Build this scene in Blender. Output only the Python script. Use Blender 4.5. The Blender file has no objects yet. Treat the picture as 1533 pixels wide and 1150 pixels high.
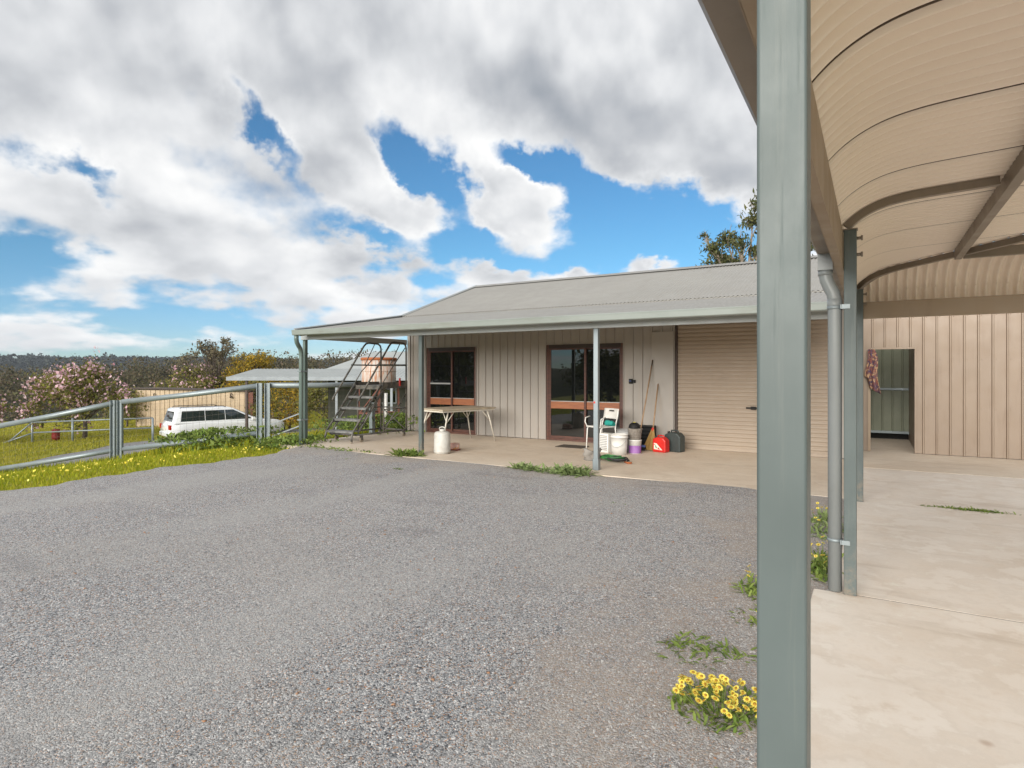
import bpy, bmesh, math, random
import numpy as np
from mathutils import Vector, Matrix

random.seed(7)
RNG = np.random.default_rng(11)
PI = math.pi
R = math.radians
S = bpy.context.scene
COL = S.collection

# ------------------------------------------------------------------ camera
cam_d = bpy.data.cameras.new('camera')
cam = bpy.data.objects.new('camera', cam_d)
COL.objects.link(cam)
cam.location = (0, 0, 1.5)
cam.rotation_euler = (R(90), 0, R(30.9))
cam_d.sensor_width = 36
cam_d.lens = 901.5 / 1533 * 36
cam_d.shift_y = -18 / 1533
cam_d.clip_start = 0.05
cam_d.clip_end = 6000
S.camera = cam

# ------------------------------------------------------------------ colour management
S.view_settings.view_transform = 'Standard'
S.view_settings.look = 'None'
S.view_settings.gamma = 1
S.view_settings.exposure = 0.89

# ------------------------------------------------------------------ sun
SUN_AZ, SUN_EL = R(178), R(14)           # behind the photographer, to the left
sun_d = bpy.data.lights.new('sun', 'SUN')
sun_d.energy = 3.3
sun_d.angle = R(46)
sun_d.color = (1.0, 0.95, 0.87)
sun = bpy.data.objects.new('sun', sun_d)
COL.objects.link(sun)
sdir = Vector((math.sin(SUN_AZ) * math.cos(SUN_EL), math.cos(SUN_AZ) * math.cos(SUN_EL), math.sin(SUN_EL)))
sun.rotation_euler = sdir.to_track_quat('Z', 'Y').to_euler()

# ------------------------------------------------------------------ node helpers
class NT:
    def __init__(s, nt):
        s.nt = nt
        nt.nodes.clear()
    def n(s, t, ins=None, **kw):
        o = s.nt.nodes.new(t)
        for k, v in kw.items():
            setattr(o, k, v)
        for k, v in (ins or {}).items():
            s.set(o.inputs[k], v)
        return o
    def set(s, sock, v):
        if hasattr(v, 'is_output'):
            s.nt.links.new(v, sock)
        else:
            sock.default_value = v
    def m(s, op, a, b=None, c=None, clamp=False):
        o = s.nt.nodes.new('ShaderNodeMath')
        o.operation = op
        o.use_clamp = clamp
        for i, v in enumerate((a, b, c)):
            if v is not None:
                s.set(o.inputs[i], v)
        return o.outputs[0]
    def mix(s, f, a, b, blend='MIX'):
        o = s.nt.nodes.new('ShaderNodeMix')
        o.data_type = 'RGBA'
        o.blend_type = blend
        s.set(o.inputs[0], f)
        s.set(o.inputs[6], a if hasattr(a, 'is_output') else (*a[:3], 1))
        s.set(o.inputs[7], b if hasattr(b, 'is_output') else (*b[:3], 1))
        return o.outputs[2]
    def smooth(s, v, lo, hi, a=0.0, b=1.0):
        o = s.nt.nodes.new('ShaderNodeMapRange')
        o.interpolation_type = 'SMOOTHSTEP'
        s.set(o.inputs[0], v)
        for i, q in enumerate((lo, hi, a, b)):
            o.inputs[i + 1].default_value = q
        return o.outputs[0]
    def noise(s, vec, scale, detail=4, rough=0.55, dist=0.0):
        o = s.n('ShaderNodeTexNoise', {'Scale': scale, 'Detail': detail, 'Roughness': rough, 'Distortion': dist})
        if vec is not None:
            s.set(o.inputs['Vector'], vec)
        return o.outputs[0]
    def ramp(s, f, stops):
        o = s.nt.nodes.new('ShaderNodeValToRGB')
        e = o.color_ramp.elements
        while len(e) < len(stops):
            e.new(0.5)
        for q, (p, c) in zip(e, stops):
            q.position = p
            q.color = (*c[:3], 1)
        s.set(o.inputs[0], f)
        return o.outputs[0]

# ------------------------------------------------------------------ world: sky with broken cloud
W = bpy.data.worlds.new('World')
S.world = W
W.use_nodes = True
w = NT(W.node_tree)
sky = w.n('ShaderNodeTexSky', sky_type='NISHITA')
sky.sun_disc = False
sky.sun_elevation = SUN_EL
sky.sun_rotation = SUN_AZ
sky.air_density = 0.9
sky.dust_density = 0.0
sky.ozone_density = 1.6
tc = w.n('ShaderNodeTexCoord')
sep = w.n('ShaderNodeSeparateXYZ', {0: tc.outputs['Generated']})
dx, dy, dz = sep.outputs
az0 = w.m('MULTIPLY', w.m('ARCTAN2', dx, dy), 180 / PI)
el0 = w.m('MULTIPLY', w.m('ARCSINE', dz), 180 / PI)
elp = w.m('MAXIMUM', el0, -3.0)
gv = w.m('MULTIPLY', w.m('LOGARITHM', w.m('ADD', elp, 6.0), math.e), 1.45)      # cloud rows get flatter towards the horizon
gu = w.m('MULTIPLY', az0, 0.055)
def cpos(du=0.0, dv=0.0, dw=0.0):
    return w.n('ShaderNodeCombineXYZ', {0: w.m('ADD', gu, du), 1: w.m('ADD', gv, dv), 2: 2.4 + dw}).outputs[0]
P = cpos()
wa = w.n('ShaderNodeTexNoise', {'Vector': P, 'Scale': 3.0, 'Detail': 6.0, 'Roughness': 0.6})
wsep = w.n('ShaderNodeSeparateColor', {0: wa.outputs['Color']})
az = w.m('ADD', az0, w.m('MULTIPLY', w.m('SUBTRACT', wsep.outputs[0], 0.5), 9.0))
el = w.m('ADD', el0, w.m('MULTIPLY', w.m('MULTIPLY', w.m('SUBTRACT', wsep.outputs[1], 0.5), 8.0), w.smooth(el0, 0, 14, 0.2, 1)))

def blob(a0, e0, sa, se, rot, wt):
    c, s_ = math.cos(R(rot)), math.sin(R(rot))
    da = w.m('SUBTRACT', az, a0)
    de = w.m('SUBTRACT', el, e0)
    u = w.m('DIVIDE', w.m('SUBTRACT', w.m('MULTIPLY', da, c), w.m('MULTIPLY', de, s_)), sa)
    v = w.m('DIVIDE', w.m('ADD', w.m('MULTIPLY', da, s_), w.m('MULTIPLY', de, c)), se)
    q = w.m('ADD', w.m('MULTIPLY', u, u), w.m('MULTIPLY', v, v))
    return w.m('MULTIPLY', w.m('EXPONENT', w.m('MULTIPLY', q, -1.0)), wt)

BLUE = [(-53, 20.4, 4.2, 1.2, 45, -1.15), (-66.5, 15.2, 3.4, 1.2, 25, -1.1), (-39.2, 18.2, 5.6, 2.0, 32, -1.7),
        (-27, 18.5, 6.0, 1.3, 10, -1.6), (-18.5, 13.8, 9.5, 3.0, 8, -1.7), (-35.0, 12.4, 6.5, 2.2, -12, -1.3),
        (-44, 13.0, 3.6, 1.7, 30, -1.1), (-69, 8.8, 9.0, 0.7, 8, -0.35), (-66, 4.2, 12, 0.8, 3, -0.55), (-60, 1.5, 19, 0.8, -3, -0.7),
        (-29, 10.4, 9, 1.5, -5, -0.9), (-14, 9.8, 6, 1.5, 0, -0.8),
        (-30.7, 15.6, 4.6, 2.4, 18, 1.9), (-43.6, 16.6, 5.0, 3.0, 35, 1.1), (-45, 9.0, 6.5, 2.4, 12, 1.1),
        (-32.3, 9.4, 4.0, 1.2, 5, 1.3), (-18.6, 10.0, 2.2, 1.1, 0, 1.4), (-25.4, 9.0, 1.8, 0.9, 0, 1.3),
        (-12.5, 17.5, 8.0, 2.8, 12, 1.0), (-62, 10.8, 7, 2.2, 5, 0.6), (-20, 26, 16, 5.5, 0, 0.9), (-50, 29, 24, 6, 0, 0.7), (-73, 24, 9, 7, 0, 0.7), (-60, 22, 6, 3, 25, 0.4)]
B = 0.0
for b in BLUE:
    B = w.m('ADD', B, blob(*b))
n1 = w.noise(P, 1.7, 10, 0.5)
n1s = w.noise(P, 1.7, 3, 0.45)
n1u = w.noise(cpos(0.03, 0.13), 1.7, 3, 0.45)
n2 = w.noise(P, 4.6, 7, 0.52)
n2u = w.noise(cpos(0.012, 0.05), 4.6, 5, 0.45)
n3 = w.noise(P, 14.0, 6, 0.62)
low = w.smooth(el0, 9, 14, 1.0, 0.0)
D = w.m('ADD', w.m('ADD', w.m('MULTIPLY', w.m('SUBTRACT', n1, 0.5), w.m('ADD', 2.5, w.m('MULTIPLY', low, 1.6))), w.m('MULTIPLY', w.m('SUBTRACT', n2, 0.5), w.m('ADD', 0.55, w.m('MULTIPLY', low, 1.5)))),
        w.m('ADD', w.m('ADD', B, w.m('MULTIPLY', w.m('SUBTRACT', n3, 0.5), 0.22)), w.smooth(el0, 3, 17, 0.34, 0.60)))
mask = w.smooth(D, -0.12, 0.66)
thick = w.smooth(D, 0.30, 1.5)
relief = w.m('ADD', w.m('MULTIPLY', w.m('SUBTRACT', n1s, n1u), 1.35), w.m('MULTIPLY', w.m('SUBTRACT', n2, n2u), 0.38))
DARK = [(-61, 19.0, 9.5, 3.2, 20, -0.10), (-44, 27, 7, 7, 10, -0.08), (-25, 22.5, 12, 2.2, 12, -0.03), (-45, 7.6, 6, 0.8, 10, -0.14), (-55, 12.2, 9, 1.0, 5, -0.08),
        (-67, 24, 6, 4, 0, 0.10), (-38, 23.5, 6, 2.5, 25, 0.10), (-66, 11.4, 6, 1.6, 20, 0.10), (-30.7, 15.9, 3.2, 1.4, 18, 0.14), (-44, 16.6, 4, 2, 30, 0.12)]
sh = 0.0
for b in DARK:
    sh = w.m('ADD', sh, blob(*b))
val = w.m('ADD', w.m('ADD', w.m('SUBTRACT', 0.86, w.m('MULTIPLY', thick, 0.22)), relief), sh)
val = w.m('MINIMUM', w.m('MAXIMUM', val, 0.30), 1.0)
ccol = w.ramp(val, [(0.3, (0.27, 0.295, 0.33)), (0.55, (0.43, 0.445, 0.47)), (0.78, (0.62, 0.63, 0.645)), (1.0, (0.80, 0.80, 0.795))])
cloud = w.n('ShaderNodeVectorMath', {0: ccol, 3: 7.05}, operation='SCALE').outputs[0]
skyc = w.mix(1.0, w.n('ShaderNodeHueSaturation', {'Saturation': 1.1, 'Value': 0.66, 'Color': sky.outputs[0]}).outputs[0], w.mix(w.smooth(el0, 0, 12), (0.58, 0.84, 1.30), (0.56, 0.95, 1.14)), 'MULTIPLY')
# below the horizon the sky node is black: nothing to see there, keep it grey
wcol = w.mix(mask, skyc, cloud)
bg = w.n('ShaderNodeBackground', {'Color': wcol, 'Strength': 0.1})
out = w.n('ShaderNodeOutputWorld', {0: bg.outputs[0]})

# ------------------------------------------------------------------ materials
MATS = {}
def mat(name, c1, c2=None, rough=0.6, metal=0.0, scale=3.0, bump=0.0, bscale=60.0, detail=5, spec=0.5, stain=None, stretch=None, coat=0.0):
    """plain procedural: two tones mixed by noise, optional second stain tone, optional fine bump"""
    m_ = bpy.data.materials.new(name)
    m_.use_nodes = True
    t = NT(m_.node_tree)
    co = t.n('ShaderNodeTexCoord').outputs['Object']
    if stretch:
        co = t.n('ShaderNodeMapping', {'Vector': co, 'Scale': stretch}).outputs[0]
    c2 = c2 or tuple(q * 0.82 for q in c1)
    f = t.smooth(t.noise(co, scale, detail), 0.35, 0.65)
    col = t.mix(f, c1, c2)
    if stain:
        sc, ss, lo, hi = stain
        col = t.mix(t.smooth(t.noise(co, ss, 6, 0.62), lo, hi), col, sc)
    p = t.n('ShaderNodeBsdfPrincipled', {'Base Color': col, 'Roughness': rough, 'Metallic': metal})
    p.inputs['Specular IOR Level'].default_value = spec
    p.inputs['Coat Weight'].default_value = coat
    if bump:
        bn = t.n('ShaderNodeBump', {'Strength': bump, 'Distance': 0.01, 'Height': t.noise(co, bscale, 4)})
        t.set(p.inputs['Normal'], bn.outputs[0])
    t.n('ShaderNodeOutputMaterial', {0: p.outputs[0]})
    MATS[name] = m_
    return m_

def leafmat(name, cols, trans=0.25, rough=0.6):
    """foliage: each leaf takes its own tone"""
    m_ = bpy.data.materials.new(name)
    m_.use_nodes = True
    t = NT(m_.node_tree)
    g = t.n('ShaderNodeNewGeometry')
    k = len(cols)
    col = t.ramp(g.outputs['Random Per Island'], [(i / (k - 1), c) for i, c in enumerate(cols)])
    p = t.n('ShaderNodeBsdfPrincipled', {'Base Color': col, 'Roughness': rough})
    p.inputs['Specular IOR Level'].default_value = 0.12
    tr = t.n('ShaderNodeBsdfTranslucent', {'Color': col})
    mx = t.n('ShaderNodeMixShader', {0: trans, 1: p.outputs[0], 2: tr.outputs[0]})
    t.n('ShaderNodeOutputMaterial', {0: mx.outputs[0]})
    MATS[name] = m_
    return m_

def gravel_mat():
    m_ = bpy.data.materials.new('gravel')
    m_.use_nodes = True
    t = NT(m_.node_tree)
    co = t.n('ShaderNodeTexCoord').outputs['Object']
    warpv = t.n('ShaderNodeVectorMath', {0: co, 1: t.n('ShaderNodeVectorMath', {0: t.n('ShaderNodeTexNoise', {'Vector': co, 'Scale': 40.0}).outputs['Color'], 3: 0.02}, operation='SCALE').outputs[0]}, operation='ADD').outputs[0]
    def stones(scale):
        v = t.n('ShaderNodeTexVoronoi', {'Vector': warpv, 'Scale': scale, 'Randomness': 1.0})
        s_ = t.n('ShaderNodeSeparateColor', {0: v.outputs['Color']})
        return v.outputs['Distance'], s_.outputs[0], s_.outputs[1]
    d1, a1, b1 = stones(108.0)
    wheel = t.smooth(t.noise(t.n('ShaderNodeMapping', {'Vector': co, 'Scale': (0.95, 0.16, 1.0), 'Rotation': (0, 0, -0.5)}).outputs[0], 1.0, 3, 0.5), 0.50, 0.66)
    d2, a2, b2 = stones(220.0)
    st = [(0.0, (0.055, 0.06, 0.068)), (0.25, (0.19, 0.196, 0.206)), (0.55, (0.345, 0.348, 0.352)), (0.85, (0.52, 0.515, 0.51)), (1.0, (0.78, 0.765, 0.74))]
    c1 = t.ramp(a1, st)
    c2 = t.ramp(a2, st)
    col = t.mix(t.smooth(b1, 0.45, 0.55), c1, c2)
    col = t.mix(t.smooth(b2, 0.950, 0.957), col, (0.52, 0.27, 0.15))
    col = t.mix(t.smooth(b1, 0.955, 0.965), col, (0.34, 0.24, 0.17))
    # bare earth showing along the slab edges and in worn patches
    sp = t.n('ShaderNodeSeparateXYZ', {0: co})
    nx = t.noise(co, 0.9, 6, 0.65)
    edge = t.m('MAXIMUM', t.smooth(sp.outputs[0], -2.3, -0.5), t.m('MULTIPLY', t.smooth(sp.outputs[1], 6.9, 8.1), 0.85))
    patch = t.smooth(t.m('ADD', nx, t.m('MULTIPLY', edge, 0.30)), 0.60, 0.80)
    fine = t.noise(co, 90.0, 3, 0.6)
    earth = t.mix(fine, (0.29, 0.235, 0.19), (0.50, 0.425, 0.355))
    col = t.mix(t.m('MULTIPLY', patch, t.smooth(a1, 0.15, 0.9, 0.75, 0.2)), col, earth)
    dust = t.smooth(t.noise(co, 0.55, 6, 0.62), 0.42, 0.66)
    col = t.mix(t.m('MULTIPLY', dust, 0.34), col, (0.43, 0.405, 0.375))
    streak = t.smooth(t.noise(t.n('ShaderNodeMapping', {'Vector': co, 'Scale': (0.35, 1.3, 1.0), 'Rotation': (0, 0, 0.25)}).outputs[0], 1.6, 5, 0.6), 0.55, 0.75)
    col = t.mix(t.m('MULTIPLY', streak, 0.45), col, (0.21, 0.205, 0.205))
    col = t.mix(t.m('MULTIPLY', wheel, 0.32), col, (0.46, 0.445, 0.425))
    h = t.m('ADD', t.m('MULTIPLY', d1, -1.0), t.m('MULTIPLY', d2, -0.5))
    bn = t.n('ShaderNodeBump', {'Strength': 0.85, 'Distance': 0.009, 'Height': h})
    p = t.n('ShaderNodeBsdfPrincipled', {'Base Color': col, 'Roughness': 0.85, 'Normal': bn.outputs[0]})
    p.inputs['Specular IOR Level'].default_value = 0.25
    t.n('ShaderNodeOutputMaterial', {0: p.outputs[0]})
    MATS['gravel'] = m_

def concrete_mat(name, c1, c2, stain):
    m_ = bpy.data.materials.new(name)
    m_.use_nodes = True
    t = NT(m_.node_tree)
    co = t.n('ShaderNodeTexCoord').outputs['Object']
    big = t.smooth(t.noise(co, 0.7, 6, 0.6), 0.33, 0.68)
    col = t.mix(big, c1, c2)
    mott = t.smooth(t.noise(co, 3.4, 10, 0.72), 0.42, 0.80)
    col = t.mix(t.m('MULTIPLY', mott, 0.6), col, stain)
    vein = t.m('ABSOLUTE', t.m('SUBTRACT', t.noise(co, 1.7, 9, 0.66), 0.5))
    col = t.mix(t.m('MULTIPLY', t.smooth(vein, 0.05, 0.0), 0.16), col, tuple(q * 0.78 for q in stain))
    pale = t.smooth(t.noise(co, 3.1, 9, 0.75), 0.55, 0.72)
    col = t.mix(t.m('MULTIPLY', pale, 0.55), col, tuple(min(0.82, q * 1.16) for q in c1))
    sw = t.n('ShaderNodeMapping', {'Vector': co, 'Scale': (0.5, 2.6, 1), 'Rotation': (0, 0, 0.12)}).outputs[0]
    col = t.mix(t.m('MULTIPLY', t.smooth(t.noise(sw, 1.1, 7, 0.62), 0.56, 0.74), 0.5), col, tuple(q * 0.72 for q in stain))
    spots = t.n('ShaderNodeTexVoronoi', {'Vector': co, 'Scale': 1.9})
    sc = t.n('ShaderNodeSeparateColor', {0: spots.outputs['Color']})
    sm = t.m('MULTIPLY', t.smooth(spots.outputs['Distance'], 0.075, 0.02), t.smooth(sc.outputs[0], 0.55, 0.7))
    col = t.mix(t.m('MULTIPLY', sm, 0.55), col, (0.30, 0.17, 0.09))
    fine = t.noise(co, 240.0, 2)
    col = t.mix(t.m('MULTIPLY', t.smooth(fine, 0.5, 0.8), 0.2), col, tuple(q * 0.6 for q in c2))
    bn = t.n('ShaderNodeBump', {'Strength': 0.15, 'Distance': 0.004, 'Height': t.noise(co, 45.0, 6)})
    rg = t.smooth(t.noise(co, 2.5, 5), 0.3, 0.7, 0.5, 0.75)
    p = t.n('ShaderNodeBsdfPrincipled', {'Base Color': col, 'Roughness': rg, 'Normal': bn.outputs[0]})
    p.inputs['Specular IOR Level'].default_value = 0.35
    t.n('ShaderNodeOutputMaterial', {0: p.outputs[0]})
    MATS[name] = m_

def ground_mat():
    m_ = bpy.data.materials.new('ground')
    m_.use_nodes = True
    t = NT(m_.node_tree)
    co = t.n('ShaderNodeTexCoord').outputs['Object']
    sp = t.n('ShaderNodeSeparateXYZ', {0: co})
    r = t.m('SQRT', t.m('ADD', t.m('MULTIPLY', sp.outputs[0], sp.outputs[0]), t.m('MULTIPLY', sp.outputs[1], sp.outputs[1])))
    g = t.mix(t.smooth(t.noise(co, 0.6, 6, 0.6), 0.35, 0.65), (0.25, 0.28, 0.03), (0.36, 0.31, 0.05))
    g = t.mix(t.smooth(t.noise(co, 9.0, 5, 0.7), 0.42, 0.7), g, (0.17, 0.18, 0.02))
    far = t.mix(t.smooth(t.noise(co, 0.05, 8, 0.7), 0.4, 0.6), (0.06, 0.06, 0.03), (0.035, 0.045, 0.02))
    col = t.mix(t.smooth(r, 45, 80), g, far)
    p = t.n('ShaderNodeBsdfPrincipled', {'Base Color': col, 'Roughness': 0.95})
    p.inputs['Specular IOR Level'].default_value = 0.1
    t.n('ShaderNodeOutputMaterial', {0: p.outputs[0]})
    MATS['ground'] = m_

def tin_mat(name, c1, c2, rough, dirt, dirt_amt=0.35, streak=(6, 0.5, 0.5)):
    """painted sheet steel with faint runs of dust"""
    m_ = bpy.data.materials.new(name)
    m_.use_nodes = True
    t = NT(m_.node_tree)
    co = t.n('ShaderNodeTexCoord').outputs['Object']
    col = t.mix(t.smooth(t.noise(co, 0.8, 5), 0.35, 0.65), c1, c2)
    sv = t.n('ShaderNodeMapping', {'Vector': co, 'Scale': streak}).outputs[0]
    col = t.mix(t.m('MULTIPLY', t.smooth(t.noise(sv, 2.0, 7, 0.65), 0.5, 0.75), dirt_amt), col, dirt)
    bn = t.n('ShaderNodeBump', {'Strength': 0.06, 'Distance': 0.01, 'Height': t.noise(co, 3.0, 3)})
    rg = t.smooth(t.noise(co, 4.0, 4), 0.3, 0.7, rough - 0.07, rough + 0.1)
    p = t.n('ShaderNodeBsdfPrincipled', {'Base Color': col, 'Roughness': rg, 'Normal': bn.outputs[0]})
    t.n('ShaderNodeOutputMaterial', {0: p.outputs[0]})
    MATS[name] = m_

gravel_mat()
ground_mat()
concrete_mat('concrete', (0.76, 0.70, 0.625), (0.70, 0.625, 0.54), (0.56, 0.44, 0.32))
concrete_mat('veranda_concrete', (0.68, 0.59, 0.48), (0.62, 0.52, 0.41), (0.52, 0.41, 0.30))
tin_mat('wall_tin', (0.315, 0.288, 0.259), (0.298, 0.271, 0.243), 0.5, (0.33, 0.26, 0.20), 0.4, (5, 5, 0.4))
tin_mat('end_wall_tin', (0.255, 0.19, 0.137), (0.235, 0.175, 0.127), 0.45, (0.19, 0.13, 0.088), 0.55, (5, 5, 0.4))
tin_mat('door_tin', (0.345, 0.275, 0.21), (0.325, 0.26, 0.20), 0.5, (0.34, 0.26, 0.19), 0.4, (1, 1, 6))
tin_mat('roof_tin', (0.29, 0.28, 0.257), (0.272, 0.262, 0.241), 0.5, (0.24, 0.225, 0.20), 0.4, (2.5, 0.3, 0.3))
tin_mat('soffit_tin', (0.84, 0.73, 0.62), (0.81, 0.70, 0.59), 0.42, (0.70, 0.58, 0.47), 0.12, (0.5, 1.2, 0.5))
def post_mat():
    m_ = bpy.data.materials.new('post_paint')
    m_.use_nodes = True
    t = NT(m_.node_tree)
    co = t.n('ShaderNodeTexCoord').outputs['Object']
    col = t.mix(t.smooth(t.noise(co, 1.3, 6, 0.6), 0.35, 0.65), (0.098, 0.122, 0.12), (0.08, 0.10, 0.098))
    sv = t.n('ShaderNodeMapping', {'Vector': co, 'Scale': (22, 22, 0.9)}).outputs[0]
    col = t.mix(t.m('MULTIPLY', t.smooth(t.noise(sv, 1.6, 8, 0.68), 0.48, 0.72), 0.45), col, (0.15, 0.165, 0.155))
    v = t.n('ShaderNodeTexVoronoi', {'Vector': co, 'Scale': 27.0})
    sc = t.n('ShaderNodeSeparateColor', {0: v.outputs['Color']})
    fl = t.m('MULTIPLY', t.smooth(v.outputs['Distance'], 0.07, 0.04), t.smooth(sc.outputs[0], 0.88, 0.90))
    sp = t.n('ShaderNodeSeparateXYZ', {0: t.n('ShaderNodeNewGeometry').outputs['Position']})
    splash = t.m('MULTIPLY', t.smooth(sp.outputs[2], 0.42, 0.0), t.smooth(t.noise(co, 14.0, 7, 0.7), 0.42, 0.62))
    col = t.mix(t.m('MULTIPLY', splash, 0.7), col, (0.24, 0.19, 0.14))
    sm_ = t.m('MULTIPLY', t.smooth(t.noise(sv, 5.0, 6, 0.7), 0.5, 0.8), 0.22)
    rg = t.m('ADD', t.smooth(t.noise(co, 6.0, 6, 0.65), 0.3, 0.7, 0.36, 0.48), sm_)
    bn = t.n('ShaderNodeBump', {'Strength': 0.08, 'Distance': 0.004, 'Height': t.noise(co, 5.0, 4)})
    p = t.n('ShaderNodeBsdfPrincipled', {'Base Color': col, 'Roughness': rg, 'Normal': bn.outputs[0]})
    p.inputs['IOR'].default_value = 1.4
    t.n('ShaderNodeOutputMaterial', {0: p.outputs[0]})
    MATS['post_paint'] = m_
post_mat()
tin_mat('pipe_paint', (0.235, 0.25, 0.25), (0.21, 0.225, 0.225), 0.4, (0.24, 0.24, 0.22), 0.4, (9, 9, 0.6))
tin_mat('green_post', (0.13, 0.175, 0.16), (0.115, 0.155, 0.14), 0.4, (0.09, 0.11, 0.10), 0.5, (9, 9, 0.5))
tin_mat('beam_paint', (0.30, 0.225, 0.15), (0.27, 0.20, 0.135), 0.5, (0.20, 0.14, 0.09), 0.5, (3, 3, 0.6))
tin_mat('rafter_paint', (0.24, 0.20, 0.16), (0.22, 0.18, 0.14), 0.45, (0.16, 0.12, 0.09), 0.4, (3, 3, 1))
tin_mat('fascia', (0.38, 0.40, 0.40), (0.35, 0.37, 0.37), 0.4, (0.28, 0.28, 0.26), 0.35, (0.6, 3, 3))
tin_mat('gutter_paint', (0.25, 0.275, 0.255), (0.22, 0.245, 0.225), 0.4, (0.16, 0.15, 0.12), 0.45, (0.6, 3, 3))
tin_mat('galv', (0.26, 0.30, 0.315), (0.225, 0.26, 0.275), 0.42, (0.24, 0.25, 0.24), 0.45, (3, 3, 3))
MATS['galv'].node_tree.nodes['Principled BSDF'].inputs['Metallic'].default_value = 0.35
mat('lap_shade', (0.10, 0.07, 0.05), rough=0.8)
mat('gap_dark', (0.035, 0.03, 0.024), rough=0.95)
mat('timber_red', (0.10, 0.034, 0.02), (0.06, 0.022, 0.014), 0.5, scale=9, stretch=(1, 1, 6))
mat('timber_orange', (0.33, 0.115, 0.042), (0.23, 0.075, 0.03), 0.5, scale=6, stretch=(0.5, 1, 5))
mat('timber_shaded', (0.03, 0.016, 0.012), rough=0.5)
mat('alu', (0.42, 0.42, 0.41), rough=0.4, metal=0.3)
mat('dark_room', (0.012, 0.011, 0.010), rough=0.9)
mat('ladder_steel', (0.055, 0.055, 0.05), (0.15, 0.135, 0.115), 0.5, scale=8, stain=((0.13, 0.07, 0.04), 5, 0.6, 0.75))
mat('tread_steel', (0.22, 0.22, 0.215), (0.15, 0.145, 0.14), 0.5, metal=0.3, scale=12)
mat('black_rubber', (0.018, 0.018, 0.018), rough=0.7)
mat('caster_tan', (0.30, 0.25, 0.19), rough=0.7)
mat('table_top', (0.46, 0.39, 0.29), (0.36, 0.30, 0.22), 0.6, scale=7, stain=((0.24, 0.18, 0.11), 5, 0.58, 0.72))
mat('cream_metal', (0.62, 0.58, 0.50), (0.55, 0.50, 0.42), 0.4, stain=((0.30, 0.20, 0.13), 9, 0.6, 0.72))
mat('white_plastic', (0.74, 0.73, 0.70), (0.68, 0.66, 0.62), 0.42, scale=6, stain=((0.45, 0.40, 0.33), 6, 0.62, 0.8))
mat('gas_white', (0.54, 0.53, 0.49), (0.45, 0.43, 0.39), 0.5, scale=6, stain=((0.24, 0.16, 0.09), 9, 0.64, 0.72))
mat('grey_plastic', (0.30, 0.30, 0.295), (0.23, 0.22, 0.21), 0.5)
mat('basket', (0.27, 0.24, 0.21), (0.20, 0.175, 0.15), 0.7, scale=25)
mat('purple_label', (0.24, 0.08, 0.33), (0.33, 0.16, 0.42), 0.5)
mat('teal_cloth', (0.02, 0.36, 0.30), (0.015, 0.27, 0.23), 0.8)
mat('red_plastic', (0.58, 0.022, 0.014), (0.48, 0.016, 0.011), 0.35)
mat('label_white', (0.72, 0.70, 0.60), rough=0.5)
mat('dark_can', (0.038, 0.05, 0.048), (0.03, 0.04, 0.038), 0.45)
mat('black_plastic', (0.009, 0.009, 0.009), (0.014, 0.013, 0.013), 0.6, spec=0.25)
mat('blue_plastic', (0.10, 0.16, 0.45), rough=0.4)
mat('broom_straw', (0.42, 0.27, 0.09), (0.32, 0.19, 0.06), 0.85, scale=30, stretch=(5, 5, 0.5))
mat('handle_wood', (0.36, 0.23, 0.13), (0.27, 0.165, 0.09), 0.6, scale=12)
mat('handle_dark', (0.10, 0.075, 0.055), rough=0.6)
mat('sack_grey', (0.27, 0.25, 0.225), (0.19, 0.17, 0.15), 0.8, bump=0.5, bscale=30)
mat('hose_green', (0.04, 0.20, 0.05), (0.03, 0.12, 0.04), 0.5)
mat('hose_black', (0.025, 0.024, 0.026), rough=0.5)
mat('mat_dark', (0.075, 0.06, 0.045), rough=0.95, bump=0.4, bscale=120)
mat('bag_pink', (0.62, 0.33, 0.26), (0.66, 0.47, 0.41), 0.55, scale=9, stain=((0.62, 0.27, 0.07), 6, 0.56, 0.62))
mat('bag_red', (0.34, 0.06, 0.035), rough=0.6)
mat('tank_rust', (0.46, 0.41, 0.36), (0.54, 0.50, 0.46), 0.7, scale=5, stretch=(7, 7, 0.6), stain=((0.38, 0.15, 0.065), 4, 0.46, 0.62))
mat('rust', (0.36, 0.11, 0.035), (0.28, 0.085, 0.03), 0.85, scale=14)
mat('rust_dark', (0.20, 0.075, 0.05), (0.13, 0.05, 0.035), 0.8, scale=14)
mat('gate_green', (0.25, 0.265, 0.19), (0.22, 0.24, 0.17), 0.5)
mat('cloth_base', (0.045, 0.04, 0.085), (0.22, 0.075, 0.055), 0.9, scale=20, stain=((0.42, 0.27, 0.15), 15, 0.52, 0.57))
mat('far_shed_tin', (0.56, 0.43, 0.285), (0.50, 0.38, 0.25), 0.5)
mat('dark_brown', (0.05, 0.03, 0.022), rough=0.6)
mat('house_roof', (0.36, 0.38, 0.37), (0.33, 0.35, 0.335), 0.5, scale=2)
mat('house_fascia', (0.27, 0.30, 0.33), rough=0.5)
mat('house_wall', (0.045, 0.05, 0.04), (0.06, 0.06, 0.045), 0.8)
mat('car_paint', (0.80, 0.81, 0.82), (0.79, 0.80, 0.81), 0.25, coat=0.6)
mat('car_glass', (0.02, 0.028, 0.028), (0.025, 0.035, 0.035), 0.04, spec=0.9)
mat('car_trim', (0.03, 0.03, 0.032), rough=0.5)
mat('drum_red', (0.30, 0.02, 0.015), (0.22, 0.018, 0.014), 0.6)
mat('tail_red', (0.50, 0.015, 0.01), rough=0.2)
mat('rim', (0.45, 0.45, 0.46), rough=0.35, metal=0.7)
mat('rust_wire', (0.16, 0.14, 0.12), rough=0.7)
mat('bark', (0.11, 0.085, 0.065), (0.065, 0.05, 0.04), 0.9, scale=8)
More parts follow.
